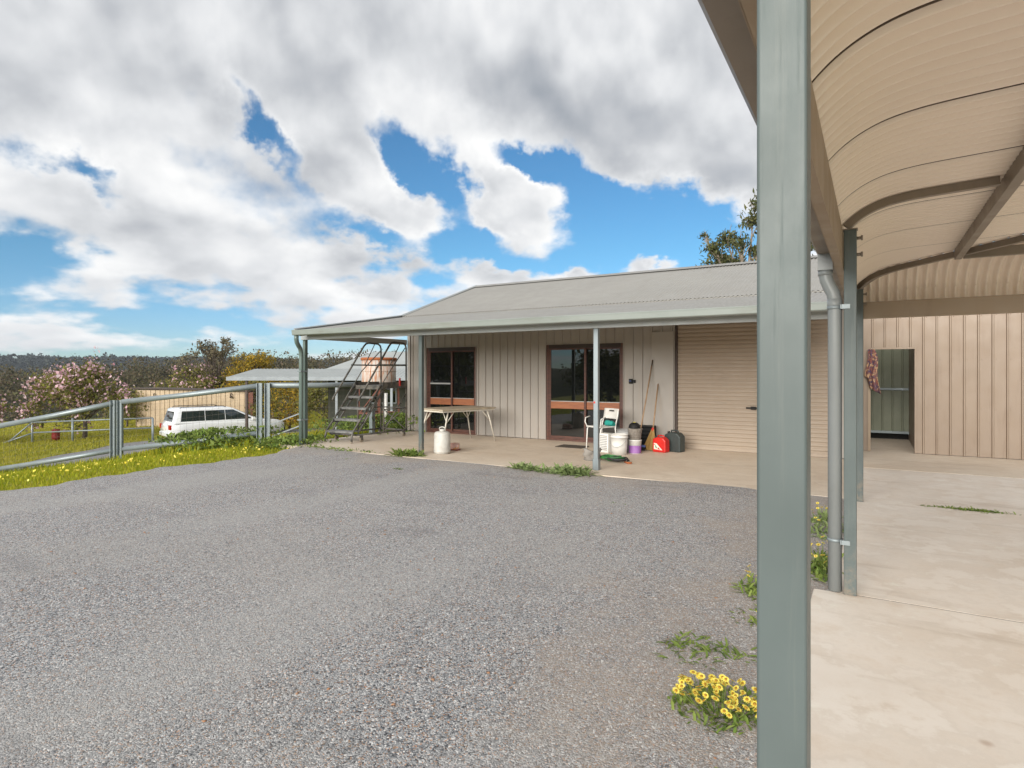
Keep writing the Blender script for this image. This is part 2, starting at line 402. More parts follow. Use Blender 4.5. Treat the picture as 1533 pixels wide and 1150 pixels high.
mat('bark_pale', (0.30, 0.25, 0.20), (0.20, 0.16, 0.125), 0.85, scale=6)
mat('pebble', (0.22, 0.225, 0.235), (0.16, 0.165, 0.175), 0.85, scale=40)
mat('pebble_rust', (0.36, 0.185, 0.095), (0.30, 0.21, 0.15), 0.85, scale=40)
mat('driveway', (0.24, 0.235, 0.235), (0.19, 0.185, 0.185), 0.9, scale=6, bump=0.5)
leafmat('grass', [(0.273, 0.338, 0.021), (0.429, 0.425, 0.032), (0.195, 0.25, 0.02), (0.546, 0.475, 0.049)], 0.4)
leafmat('grass_dry', [(0.338, 0.331, 0.036), (0.468, 0.413, 0.064), (0.234, 0.263, 0.032)], 0.4)
leafmat('weed_leaf', [(0.11, 0.18, 0.035), (0.18, 0.25, 0.055), (0.25, 0.31, 0.08), (0.075, 0.12, 0.03)], 0.2)
leafmat('weed_grey', [(0.20, 0.27, 0.10), (0.29, 0.36, 0.15), (0.13, 0.19, 0.07)], 0.2)
leafmat('daisy', [(0.84, 0.68, 0.08), (0.86, 0.76, 0.20), (0.80, 0.62, 0.05)], 0.15)
mat('daisy_centre', (0.42, 0.22, 0.015), rough=0.8)
leafmat('pink_blossom', [(0.661, 0.397, 0.476), (0.82, 0.568, 0.621), (0.555, 0.291, 0.356), (0.85, 0.727, 0.741)], 0.35)
leafmat('olive_leaf', [(0.167, 0.175, 0.041), (0.283, 0.275, 0.067), (0.108, 0.117, 0.033), (0.333, 0.25, 0.1)], 0.4)
leafmat('sparse_leaf', [(0.162, 0.142, 0.076), (0.114, 0.095, 0.057), (0.247, 0.199, 0.133), (0.095, 0.095, 0.048)], 0.15)
leafmat('wattle_leaf', [(0.371, 0.234, 0.02), (0.236, 0.177, 0.025), (0.144, 0.127, 0.025), (0.506, 0.298, 0.02)], 0.2)
leafmat('gum_leaf', [(0.068, 0.083, 0.03), (0.112, 0.123, 0.045), (0.165, 0.158, 0.068), (0.045, 0.057, 0.024)], 0.25)
leafmat('hill_leaf', [(0.082, 0.077, 0.036), (0.136, 0.109, 0.058), (0.055, 0.062, 0.03), (0.173, 0.124, 0.082), (0.092, 0.1, 0.036)], 0.3)
leafmat('far_leaf', [(0.018, 0.024, 0.02), (0.026, 0.032, 0.024), (0.013, 0.018, 0.017)], 0.0)

def pane_mat():
    m_ = bpy.data.materials.new('window_glass')
    m_.use_nodes = True
    t = NT(m_.node_tree)
    co = t.n('ShaderNodeTexCoord').outputs['Object']
    bn = t.n('ShaderNodeBump', {'Strength': 0.03, 'Distance': 0.02, 'Height': t.noise(co, 1.4, 2)})
    p = t.n('ShaderNodeBsdfPrincipled', {'Base Color': (0.006, 0.007, 0.007, 1), 'Roughness': 0.015, 'IOR': 1.8, 'Normal': bn.outputs[0]})
    t.n('ShaderNodeOutputMaterial', {0: p.outputs[0]})
    MATS['window_glass'] = m_
pane_mat()

# ------------------------------------------------------------------ object helpers
def tag(o, label=None, cat=None, group=None, kind=None):
    if label: o['label'] = label
    if cat: o['category'] = cat
    if group: o['group'] = group
    if kind: o['kind'] = kind
    return o

def thing(name, label, cat, loc=(0, 0, 0), rz=0.0, group=None):
    o = bpy.data.objects.new(name, None)
    o.empty_display_size = 0.2
    COL.objects.link(o)
    o.location = loc
    o.rotation_euler = (0, 0, rz)
    return tag(o, label, cat, group)

def link(name, me, material, parent=None, world=False):
    """world=True: vertices are in world coordinates, the parent's place is taken off"""
    o = bpy.data.objects.new(name, me)
    COL.objects.link(o)
    if material is not None:
        me.materials.append(MATS[material] if isinstance(material, str) else material)
    if parent is not None:
        if world:
            base = Vector((0, 0, 0))
            rot = Matrix.Identity(4)
            p = parent
            M = Matrix.Identity(4)
            while p is not None:
                M = Matrix.LocRotScale(p.location, p.rotation_euler, None) @ M
                p = p.parent
            me.transform(M.inverted())
        o.parent = parent
    return o

class MB:
    def __init__(s):
        s.v = []; s.f = []; s.sm = []
    def add(s, vs, fs, smooth=False):
        b = len(s.v)
        s.v += [tuple(q) for q in vs]
        s.f += [tuple(i + b for i in f) for f in fs]
        s.sm += [smooth] * len(fs)
        return s
    def box(s, x0, x1, y0, y1, z0, z1):
        x0, x1 = min(x0, x1), max(x0, x1); y0, y1 = min(y0, y1), max(y0, y1); z0, z1 = min(z0, z1), max(z0, z1)
        vs = [(x0, y0, z0), (x1, y0, z0), (x1, y1, z0), (x0, y1, z0), (x0, y0, z1), (x1, y0, z1), (x1, y1, z1), (x0, y1, z1)]
        return s.add(vs, [(0, 3, 2, 1), (4, 5, 6, 7), (0, 1, 5, 4), (1, 2, 6, 5), (2, 3, 7, 6), (3, 0, 4, 7)])
    def bar(s, p, q, wd, h, up=(0, 0, 1)):
        p, q = Vector(p), Vector(q)
        d = (q - p).normalized()
        sd = d.cross(Vector(up))
        if sd.length < 1e-4: sd = d.cross(Vector((0, 1, 0)))
        sd.normalize()
        u = sd.cross(d)
        vs = []
        for c in (p, q):
            for a, b in ((-1, -1), (1, -1), (1, 1), (-1, 1)):
                vs.append(c + sd * a * wd / 2 + u * b * h / 2)
        return s.add(vs, [(3, 2, 1, 0), (4, 5, 6, 7), (0, 1, 5, 4), (1, 2, 6, 5), (2, 3, 7, 6), (3, 0, 4, 7)])
    def tube(s, pts, r, n=8, cap=True):
        pts = [Vector(p) for p in pts]
        rs = r if isinstance(r, (list, tuple)) else [r] * len(pts)
        prev = None
        rings = []
        for i, p in enumerate(pts):
            d = (pts[min(i + 1, len(pts) - 1)] - pts[max(i - 1, 0)]).normalized()
            if prev is None:
                a = d.orthogonal().normalized()
            else:
                a = (prev - d * prev.dot(d))
                a = a.normalized() if a.length > 1e-6 else d.orthogonal().normalized()
            prev = a
            b = d.cross(a)
            rings.append([p + (a * math.cos(2 * PI * k / n) + b * math.sin(2 * PI * k / n)) * rs[i] for k in range(n)])
        vs = [q for ring in rings for q in ring]
        fs = []
        for i in range(len(pts) - 1):
            for k in range(n):
                fs.append((i * n + k, i * n + (k + 1) % n, (i + 1) * n + (k + 1) % n, (i + 1) * n + k))
        s.add(vs, fs, True)
        if cap:
            b = len(s.v) - len(vs)
            s.f += [tuple(b + k for k in reversed(range(n))), tuple(b + (len(pts) - 1) * n + k for k in range(n))]
            s.sm += [False, False]
        return s
    def lathe(s, prof, c=(0, 0, 0), n=20):
        vs, fs = [], []
        for r_, z in prof:
            for k in range(n):
                a = 2 * PI * k / n
                vs.append((c[0] + r_ * math.cos(a), c[1] + r_ * math.sin(a), c[2] + z))
        for i in range(len(prof) - 1):
            for k in range(n):
                fs.append((i * n + k, i * n + (k + 1) % n, (i + 1) * n + (k + 1) % n, (i + 1) * n + k))
        return s.add(vs, fs, True)
    def prism(s, poly, ax, a0, a1, smooth=False):
        """poly: 2-D outline in the two other axes; pushed from a0 to a1 along axis ax"""
        def p3(u, v, a):
            return {'x': (a, u, v), 'y': (u, a, v), 'z': (u, v, a)}[ax]
        n = len(poly)
        vs = [p3(u, v, a0) for u, v in poly] + [p3(u, v, a1) for u, v in poly]
        fs = [(k, (k + 1) % n, n + (k + 1) % n, n + k) for k in range(n)]
        s.add(vs, fs, smooth)
        b = len(s.v) - 2 * n
        s.f += [tuple(b + k for k in reversed(range(n))), tuple(b + n + k for k in range(n))]
        s.sm += [False, False]
        return s
    def build(s, name, material, parent=None, world=False, bevel=0.0, seg=2):
        me = bpy.data.meshes.new(name)
        me.from_pydata(s.v, [], s.f)
        me.polygons.foreach_set('use_smooth', s.sm)
        bm = bmesh.new()
        bm.from_mesh(me)
        bmesh.ops.recalc_face_normals(bm, faces=bm.faces)
        if bevel:
            ed = [e for e in bm.edges if len(e.link_faces) == 2 and e.calc_face_angle(0) > 0.6]
            bmesh.ops.bevel(bm, geom=ed, offset=bevel, segments=seg, affect='EDGES', profile=0.5, clamp_overlap=True)
        bm.to_mesh(me)
        bm.free()
        return link(name, me, material, parent, world)

def rrect(x0, x1, y0, y1, r, n=4):
    pts = []
    for cx, cy, a0 in ((x1 - r, y1 - r, 0), (x0 + r, y1 - r, 90), (x0 + r, y0 + r, 180), (x1 - r, y0 + r, 270)):
        for k in range(n + 1):
            a = R(a0 + 90 * k / n)
            pts.append((cx + r * math.cos(a), cy + r * math.sin(a)))
    return pts

def np_mesh(name, V, F, smooth=False):
    """V (n,3) floats, F (m,k) ints, all faces with k corners"""
    me = bpy.data.meshes.new(name)
    k = F.shape[1]
    me.vertices.add(len(V)); me.vertices.foreach_set('co', np.asarray(V, np.float32).ravel())
    me.loops.add(F.size); me.loops.foreach_set('vertex_index', F.astype(np.int32).ravel())
    me.polygons.add(len(F))
    me.polygons.foreach_set('loop_start', np.arange(0, F.size, k, dtype=np.int32))
    if smooth: me.polygons.foreach_set('use_smooth', np.ones(len(F), bool))
    me.update(calc_edges=True)
    return me

def leaf_cloud(P, size, aspect=0.5, droop=0.0, jit=0.4):
    """one small bent leaf (two triangles folded along its rib) per point"""
    n = len(P)
    d = RNG.normal(size=(n, 3)); d[:, 2] -= droop
    d /= np.linalg.norm(d, axis=1)[:, None]
    a = RNG.normal(size=(n, 3))
    sd = np.cross(d, a); sd /= np.linalg.norm(sd, axis=1)[:, None]
    nm = np.cross(d, sd)
    L = size * (1 + jit * RNG.normal(size=n)).clip(0.4, 1.8)
    L = L[:, None]
    v0 = P - d * L / 2
    v1 = P + sd * L * aspect / 2 + nm * L * 0.12
    v2 = P + d * L / 2
    v3 = P - sd * L * aspect / 2 + nm * L * 0.12
    V = np.stack([v0, v1, v2, v3], 1).reshape(-1, 3)
    F = np.arange(n * 4).reshape(n, 4)
    return V, F

def corr(o0, A, length, prof, pitch=0.076, amp=0.009, per=6, smooth_n=None):
    """corrugated sheet: waves run along A; prof = list of 3-D points (relative) along the sheet"""
    A = np.array(A, float)
    prof = np.array(prof, float)
    t = np.gradient(prof, axis=0)
    t /= np.linalg.norm(t, axis=1)[:, None]
    nrm = np.cross(t, A)
    na = int(length / pitch * per) + 1
    s_ = np.linspace(0, length, na)
    off = amp * np.sin(2 * PI * s_ / pitch)
    V = np.array(o0)[None, None, :] + s_[:, None, None] * A + prof[None] + off[:, None, None] * nrm[None]
    m = len(prof)
    idx = np.arange(na * m).reshape(na, m)
    F = np.stack([idx[:-1, :-1], idx[1:, :-1], idx[1:, 1:], idx[:-1, 1:]], -1).reshape(-1, 4)
    return V.reshape(-1, 3), F

# ------------------------------------------------------------------ terrain
def sm(x, a, b):
    t = np.clip((x - a) / (b - a), 0, 1)
    return t * t * (3 - 2 * t)

def hnoise(x, y):
    return (np.sin(x * 0.31 + 1.3) * np.cos(y * 0.27 + 0.4) + 0.5 * np.sin(x * 0.83 + y * 0.61))

def ground_z(x, y):
    x = np.asarray(x, float); y = np.asarray(y, float)
    r = np.hypot(x, y)
    azd = np.degrees(np.arctan2(x, y))
    t = np.maximum(0, -x - 10.3)
    g = -0.07 - 1.75 * (1 - np.exp(-(t / 9.0) ** 1.6))
    g = g + 0.05 * hnoise(x, y) * sm(t, 1, 6)
    g = g - 0.03 * np.maximum(0, 7.0 - y).clip(0, 8) * sm(t, 3, 9)
    back = sm(np.cos(np.radians(azd + 60)), -0.2, 0.3)      # 1 ahead and left, 0 behind the camera
    valley = -12 * sm(r, 52, 100)
    mid = (9.2 + 3.6 * sm(azd, -71, -45)) * sm(r, 95, 150) + 1.2 * hnoise(x / 14, y / 14) * sm(r, 90, 150)
    drop = -32 * sm(r, 170, 340)
    far = (45.0 - 3.0 * sm(azd, -71, -50) + 3 * hnoise(x / 90, y / 90)) * sm(r, 380, 900)
    hill = valley + mid + drop + far - 10 * sm(r, 1100, 2500)
    behind = 2.4 * sm(r, 24, 70) + 6.5 * sm(r, 100, 260)
    return g + back * hill + (1 - back) * behind

def gz(x, y):
    return float(ground_z(x, y))

def build_ground():
    n = 240
    q = np.linspace(-1, 1, n)
    c = np.sinh(q * 6.2) / np.sinh(6.2) * 2500
    X, Y = np.meshgrid(c - 12, c + 8, indexing='ij')
    Z = ground_z(X, Y)
    V = np.stack([X, Y, Z], -1).reshape(-1, 3)
    idx = np.arange(n * n).reshape(n, n)
    F = np.stack([idx[:-1, :-1], idx[1:, :-1], idx[1:, 1:], idx[:-1, 1:]], -1).reshape(-1, 4)
    tag(link('ground', np_mesh('ground', V, F, True), 'ground'), kind='structure')
build_ground()

# gravel yard: one sheet with a ragged left edge
def gravel_edge(y):
    return -9.72 + 0.10 * math.sin(y * 2.1) + 0.07 * math.sin(y * 5.3 + 1) + 0.04 * math.sin(y * 13.7) - 0.5 * max(0, (y - 7.6)) ** 2
def build_gravel():
    ys = np.concatenate([np.linspace(-14, 0, 30), np.linspace(0.1, 8.25, 150)])
    nx = 90
    V = []
    for y in ys:
        xl = gravel_edge(y)
        for k in range(nx):
            x = xl + (-0.15 - xl) * k / (nx - 1)
            z = -0.020 + 0.006 * math.sin(x * 1.7 + y * 0.6) + 0.005 * math.sin(x * 0.6 - y * 1.4) + (0.016 * float(sm(y, 7.2, 8.0)))
            if k == 0: z -= 0.04
            V.append((x, y, z))
    idx = np.arange(len(ys) * nx).reshape(len(ys), nx)
    F = np.stack([idx[:-1, :-1], idx[:-1, 1:], idx[1:, 1:], idx[1:, :-1]], -1).reshape(-1, 4)
    tag(link('gravel_yard', np_mesh('gravel_yard', np.array(V), F, True), 'gravel'), kind='structure')
build_gravel()

def pebbles(name, n, material, ax, ay, smin, smax, power=1.0):
    """loose stones lying on the gravel: small irregular octahedra"""
    x = RNG.uniform(*ax, n); y = RNG.uniform(*ay, n)
    keep = (x < -0.38)
    x, y = x[keep], y[keep]; n = len(x)
    s_ = smin + (smax - smin) * RNG.random(n) ** 3
    base = np.array([(1, 0, 0), (0.3, 0.9, 0), (-0.8, 0.55, 0), (-0.75, -0.6, 0), (0.35, -0.95, 0), (0.25, 0.2, 0.55), (-0.3, -0.15, 0.5), (0, 0, -0.3)], float)
    fc = np.array([(0, 1, 5), (1, 2, 5), (2, 6, 5), (2, 3, 6), (3, 4, 6), (4, 5, 6), (4, 0, 5), (1, 0, 7), (2, 1, 7), (3, 2, 7), (4, 3, 7), (0, 4, 7)])
    a = RNG.uniform(0, 2 * PI, n)
    jitter = 1 + 0.28 * RNG.normal(size=(n, 8, 3))
    b = base[None] * jitter * s_[:, None, None] * np.array([1.0, 0.7, 0.8])
    ca, sa = np.cos(a)[:, None], np.sin(a)[:, None]
    V = np.stack([b[..., 0] * ca - b[..., 1] * sa + x[:, None], b[..., 0] * sa + b[..., 1] * ca + y[:, None], b[..., 2] - 0.016], -1).reshape(-1, 3)
    F = (fc[None] + (np.arange(n) * 8)[:, None, None]).reshape(-1, 3)
    o = link(name, np_mesh(name, V, F), material)
    return tag(o, kind='stuff')
o = pebbles('gravel', 9000, 'pebble', (-6, -0.38), (1.0, 6.0), 0.003, 0.011)
tag(o, 'loose blue grey stone chips lying over the gravel yard', 'gravel')
o = pebbles('gravel', 1100, 'pebble_rust', (-7, -0.38), (1.0, 8.0), 0.003, 0.015)
tag(o, 'loose rusty brown stones scattered among the grey chips', 'gravel')

# slabs
def slab(x0, x1, y0, y1, material, z1=0.0):
    tag(MB().box(x0, x1, y0, y1, z1 - 0.14, z1).build('concrete_slab', material, bevel=0.006, seg=1), kind='structure')
slab(-0.35, 9.0, -6.0, 4.66, 'concrete')
slab(-0.22, 9.0, 4.664, 8.15, 'concrete')
slab(-0.22, 6.0, 8.168, 10.97, 'concrete', -0.004)
slab(-0.22, 6.0, 10.985, 17.2, 'veranda_concrete', -0.002)
slab(-10.45, -0.224, 8.18, 11.9, 'veranda_concrete')
for y0, y1, z1 in ((4.6600, 4.6640, -0.0005), (8.15, 8.168, -0.0055), (10.97, 10.985, -0.006)):
    tag(MB().box(-0.22, 6.0, y0, y1, -0.1, z1).build('slab_joint', 'gap_dark'), kind='structure')

# driveway beyond the fence
def build_driveway():
    cs = [(-13, -8), (-17.5, 1.5), (-20.5, 6.5), (-24.5, 11), (-28.5, 16.5), (-27.0, 21.5), (-25, 25)]
    pts = []
    for i in range(len(cs) - 1):
        for k in range(12):
            t = k / 12
            pts.append((cs[i][0] * (1 - t) + cs[i + 1][0] * t, cs[i][1] * (1 - t) + cs[i + 1][1] * t))
    pts = [tuple(np.mean(pts[max(0, i - 5):i + 6], axis=0)) for i in range(len(pts))]
    V = []; nw = 7
    for i, p in enumerate(pts):
        a = Vector(pts[min(i + 1, len(pts) - 1)]) - Vector(pts[max(i - 1, 0)])
        nrm = Vector((-a.y, a.x)).normalized()
        for k in range(nw):
            q = Vector(p) + nrm * ((k / (nw - 1) - 0.5) * 3.0 * (1 + 0.07 * math.sin(i * 0.9)))
            V.append((q.x, q.y, gz(q.x, q.y) + 0.05))
    idx = np.arange(len(pts) * nw).reshape(len(pts), nw)
    F = np.stack([idx[:-1, :-1], idx[:-1, 1:], idx[1:, 1:], idx[1:, :-1]], -1).reshape(-1, 4)
    tag(link('driveway', np_mesh('driveway', np.array(V), F, True), 'driveway'), kind='structure')
build_driveway()

# ------------------------------------------------------------------ cladding
def rib_d(x, pitch=0.2, h=0.028):
    q = (x / pitch) % 1.0
    q = min(q, 1 - q) * pitch
    if q < 0.009: return h
    if q < 0.020: return h * (0.020 - q) / 0.011
    return 0.0

def rib_wall(mb, x0, x1, z0, z1, y, openings, sgn=-1, pitch=0.2, h=0.028):
    xs = {x0, x1}
    k = math.floor(x0 / pitch) - 1
    while k * pitch < x1 + pitch:
        for d in (-0.020, -0.009, 0.009, 0.020):
            q = k * pitch + d
            if x0 < q < x1: xs.add(q)
        k += 1
    for (a, b, c, d) in openings:
        for q in (a, b):
            if x0 < q < x1: xs.add(q)
    xs = sorted(xs)
    for a, b in zip(xs[:-1], xs[1:]):
        if b - a < 1e-5: continue
        segs = [(z0, z1)]
        mid = (a + b) / 2
        for (oa, ob, oc, od) in openings:
            if oa < mid < ob:
                ns = []
                for s0, s1 in segs:
                    if oc > s0: ns.append((s0, min(s1, oc)))
                    if od < s1: ns.append((max(s0, od), s1))
                segs = ns
        ya, yb = y + sgn * rib_d(a, pitch, h), y + sgn * rib_d(b, pitch, h)
        for s0, s1 in segs:
            if s1 - s0 < 1e-4: continue
            mb.add([(a, ya, s0), (b, yb, s0), (b, yb, s1), (a, ya, s1)], [(0, 1, 2, 3)])

def screws(mb, x0, x1, zs, y, pitch=0.2, skip=()):
    k = math.ceil(x0 / pitch)
    while k * pitch < x1:
        for z in zs:
            for dxx in (0.045,):
                x = k * pitch + dxx
                if any(a < x < b and c < z < d for a, b, c, d in skip): continue
                mb.lathe([(0.0, -0.0), (0.007, 0.0), (0.007, 0.006), (0.0, 0.008)], (0, 0, 0), 6)
                n = 24
                for i in range(len(mb.v) - n, len(mb.v)):
                    vx, vy, vz = mb.v[i]
                    mb.v[i] = (x + vx, y - vz, z + vy)
        k += 1

# ------------------------------------------------------------------ main shed with veranda
shed = thing('farm_shed', 'long beige steel shed with grey gable roof, open veranda and cream roller door', 'shed', (-5.3, 11.9, 0))
YW = 11.82
D1 = (-9.56, -8.06, 0.0, 2.10)
D2 = (-6.19, -4.40, 0.0, 2.10)
DR = (-3.34, -0.50, 0.0, 2.50)
XL, XR = -10.12, -0.25
wmb = MB()
rib_wall(wmb, XL, XR, 0.012, 2.80, YW, [D1, D2, DR])
screws(wmb, XL, XR, (0.25, 1.2, 2.2), YW, skip=(D1, D2, DR))
# reveals of the openings and return walls
for a, b, c, d in (D1, D2, DR):
    wmb.box(a - 0.012, a, YW - 0.026, YW + 0.12, c, d)
    wmb.box(b, b + 0.012, YW - 0.026, YW + 0.12, c, d)
    wmb.box(a - 0.012, b + 0.012, YW - 0.026, YW + 0.12, d, d + 0.012)
wmb.box(XL - 0.03, XL, YW - 0.03, 17.7, 0.012, 2.80)           # left end wall
wmb.box(XR, XR + 0.03, YW - 0.03, 17.7, 0.012, 2.80)           # right end wall
wmb.box(XL, XR, 17.7, 17.73, 0.012, 2.80)
for x in (XL - 0.02, XR + 0.01):
    wmb.prism([(YW, 2.80), (17.7, 2.80), (14.73, 3.93)], 'x', x, x + 0.012)
wmb.box(-3.80, -3.36, YW - 0.034, YW - 0.026, 0.012, 2.30)      # flat flashing panel beside the roller door
wmb.box(XL - 0.035, XL + 0.05, YW - 0.036, YW - 0.024, 0.012, 2.80)
wmb.build('wall', 'wall_tin', shed, True)
MB().box(XL, XR, 12.3, 12.34, 0.02, 2.7).build('dark_backing', 'dark_room', shed, True)  # near-black sheet standing in for the unlit shed interior

# roof sheets
def roof_part():
    X0, L = -10.04, 9.82
    Vs, Fs, b = [], [], 0
    for prof in ([(0, 8.2, 2.335), (0, 9.3, 2.51), (0, 10.4, 2.685), (0, 11.5, 2.865)],
                 [(0, 11.38, 2.871), (0, 12.5, 3.262), (0, 13.6, 3.635), (0, 14.73, 4.02)],
                 [(0, 14.73, 4.02), (0, 16.3, 3.49), (0, 18.0, 2.91)]):
        V, F = corr((X0, 0, 0), (1, 0, 0), L, prof, 0.076, 0.010, 6)
        Vs.append(V); Fs.append(F + b); b += len(V)
    me = np_mesh('roof', np.concatenate(Vs), np.concatenate(Fs), True)
    rf = link('roof', me, 'roof_tin', shed, True)
    m = MB()
    V, F = corr((X0, 0, 0), (1, 0, 0), L, [(0, 14.50, 3.97), (0, 14.73, 4.055), (0, 14.96, 3.97)], 0.076, 0.003, 6)
    link('ridge_cap', np_mesh('ridge_cap', V, F), 'roof_tin', rf, True)
    # step between veranda sheet and main sheet: foam-less corrugation ends
    m.box(X0 + 0.02, X0 + L - 0.02, 11.40, 11.41, 2.852, 2.872)
    m.build('sheet_end_gap', 'roof_tin', rf, True)
    V, F = corr((X0, 0, -0.016), (1, 0, 0), L, [(0, 8.22, 2.335), (0, 9.3, 2.51), (0, 10.4, 2.685), (0, 11.5, 2.865)], 0.076, 0.010, 6)
    link('bounce_lining', np_mesh('bounce_lining', V, F, True), 'soffit_tin', rf, True)  # unseen pale sheet added to bounce light onto the upper veranda wall
    m = MB()
    pr_ = [(8.2, 2.345), (11.42, 2.875), (14.73, 4.03), (18.0, 2.92)]
    for p, q in zip(pr_[:-1], pr_[1:]):
        m.bar((X0, *p), (X0, *q), 0.03, 0.075)
        m.bar((X0 + 0.03, p[0], p[1] + 0.022), (X0 + 0.03, q[0], q[1] + 0.022), 0.09, 0.006)
    m.build('barge_board', 'fascia', rf, True)
roof_part()
# veranda gutter: folded quad profile
g = MB()
g.prism([(8.14, 2.335), (8.125, 2.345), (8.115, 2.335), (8.12, 2.315), (8.13, 2.25), (8.145, 2.238), (8.255, 2.238), (8.265, 2.25), (8.265, 2.33), (8.255, 2.33), (8.255, 2.25), (8.15, 2.25), (8.14, 2.26)], 'x', -10.03, -0.34)
g.box(-10.032, -10.022, 8.13, 8.26, 2.25, 2.33)
g.build('gutter', 'gutter_paint', shed, True)
b = MB()
b.box(-10.20, -0.36, 8.49, 8.55, 2.165, 2.315)
b.box(-10.22, -10.16, 8.55, YW - 0.04, 2.19, 2.315)
b.build('veranda_beam', 'fascia', shed, True, bevel=0.006)
# rafters of the veranda
for x in (-10.0, -7.07, -3.63):
    MB().bar((x, 8.3, 2.275), (x, YW - 0.03, 2.84), 0.05, 0.09).build('rafter', 'rafter_paint', shed, True)
for y, z in ((9.25, 2.46), (10.35, 2.635)):
    MB().bar((-10.03, y, z), (-0.3, y, z), 0.04, 0.06).build('batten', 'rafter_paint', shed, True)
# posts
for x, mt_ in ((-10.18, 'green_post'), (-7.07, 'post_paint'), (-3.63, 'galv')):
    zb = -0.10 if x < -10 else 0.0
    m = MB()
    m.prism(rrect(x - 0.0375, x + 0.0375, 8.55, 8.625, 0.008), 'z', zb, 2.30)
    p = m.build('post', mt_, shed, True)
    if x > -4:
        MB().prism(rrect(x - 0.048, x + 0.048, 8.54, 8.636, 0.012), 'z', 0.002, 0.17).build('post_sleeve', 'galv', p, True)
        MB().box(x - 0.030, x - 0.004, 8.5475, 8.5495, 1.02, 1.05).build('sticker', 'red_plastic', p, True)
# downpipe with its swan neck at the far left corner
m = MB()
m.tube([(-9.98, 8.20, 2.25), (-9.985, 8.20, 2.17), (-10.0, 8.225, 2.10), (-10.045, 8.30, 2.04), (-10.09, 8.385, 1.98), (-10.11, 8.42, 1.90), (-10.112, 8.425, 1.80), (-10.112, 8.425, -0.15)], 0.045, 14)
dp = m.build('downpipe', 'green_post', shed, True)
for z in (0.5, 1.5):
    MB().box(-10.165, -10.06, 8.37, 8.56, z, z + 0.03).build('bracket', 'galv', dp, True)

def sliding_door(D, first):
    a, b, c, d = D
    sd = MB()
    t = 0.06
    y0, y1 = YW + 0.005, YW + 0.10
    sd.box(a, a + t, y0, y1, 0.0, d); sd.box(b - t, b, y0, y1, 0.0, d); sd.box(a + t, b - t, y0, y1, 0.0, 0.05)
    door = sd.build('sliding_door', 'timber_red', shed, True, bevel=0.003, seg=1)
    MB().box(a + t, b - t, y0 - 0.004, y1, d - 0.085, d).build('head', 'timber_shaded', door, True)  # shadow across the door head is put into this dark colour
    mid = (a + b) / 2 + (0.02 if not first else 0.0)
    for i, (p, q, yy) in enumerate(((a + t, mid + 0.03, y0 + 0.012), (mid - 0.03, b - t, y0 + 0.05))):
        r0, r1 = 0.70, 0.855
        st = 0.045
        m = MB()
        m.box(p, p + st, yy, yy + 0.035, 0.05, d - 0.085); m.box(q - st, q, yy, yy + 0.035, 0.05, d - 0.085)
        m.box(p + st, q - st, yy, yy + 0.035, 0.05, 0.105)
        m.box(p + st, q - st, yy, yy + 0.035, d - 0.115, d - 0.085)
        m.build('sash', 'timber_red', door, True, bevel=0.003, seg=1)
        MB().box(p + st, q - st, yy - 0.003, yy + 0.036, r0, r1).build('mid_rail', 'timber_orange', door, True, bevel=0.004, seg=1)
        for z0, z1 in ((0.105, r0), (r1, d - 0.115)):
            MB().box(p + st, q - st, yy + 0.014, yy + 0.02, z0, z1).build('pane', 'window_glass', door, True)
        MB().box(p + st, q - st, yy + 0.002, yy + 0.012, r1 + 0.0, r1 + 0.014).build('bead', 'alu', door, True)
    if first:
        MB().box(a + t + 0.05, mid - 0.02, y0 - 0.002, y0 + 0.011, 1.20, 1.235).build('push_bar', 'alu', door, True)
    return door
sliding_door(D1, True)
sliding_door(D2, False)

# roller door: curtain of rolled slats, guides, handle
a, b, c, d = DR
rd = MB()
zs, ys = [], []
z = 0.05
n = 0
while z < 2.5:
    for k in range(8):
        ph = 2 * PI * k / 8
        zs.append(z + 0.078 * k / 8); ys.append(YW + 0.062 - 0.012 * math.cos(ph) + (0.012 if k == 0 else 0))
    z += 0.078
V = [(x, y, z) for x in (a + 0.02, b - 0.02) for y, z in zip(ys, zs)]
m_ = len(zs)
rd.add(V, [(k, k + 1, m_ + k + 1, m_ + k) for k in range(m_ - 1)], True)
rd.box(a + 0.02, b - 0.02, YW + 0.045, YW + 0.075, 0.004, 0.055)
rdo = rd.build('roller_door', 'door_tin', shed, True)
for q in (a, b - 0.045):
    MB().box(q, q + 0.045, YW + 0.02, YW + 0.10, 0, 2.5).build('guide', 'dark_brown', rdo, True)
m = MB()
m.box(-2.02, -1.76, YW + 0.028, YW + 0.048, 0.815, 0.845)
m.box(-1.935, -1.845, YW + 0.018, YW + 0.05, 0.80, 0.86)
m.build('handle', 'black_plastic', rdo, True, bevel=0.004, seg=1)
m = MB()
m.box(-4.26, -4.19, YW - 0.075, YW - 0.02, 1.26, 1.36)
m.box(-4.19, -4.13, YW - 0.06, YW - 0.02, 1.28, 1.34)
sk = m.build('socket', 'black_plastic', shed, True, bevel=0.008)
MB().lathe([(0.0, 0.0), (0.02, 0.0), (0.02, 0.012), (0.0, 0.014)]).build('cover', 'blue_plastic', sk).location = Vector((-4.225, YW - 0.09, 1.31)) - Vector((-5.3, 11.9, 0))

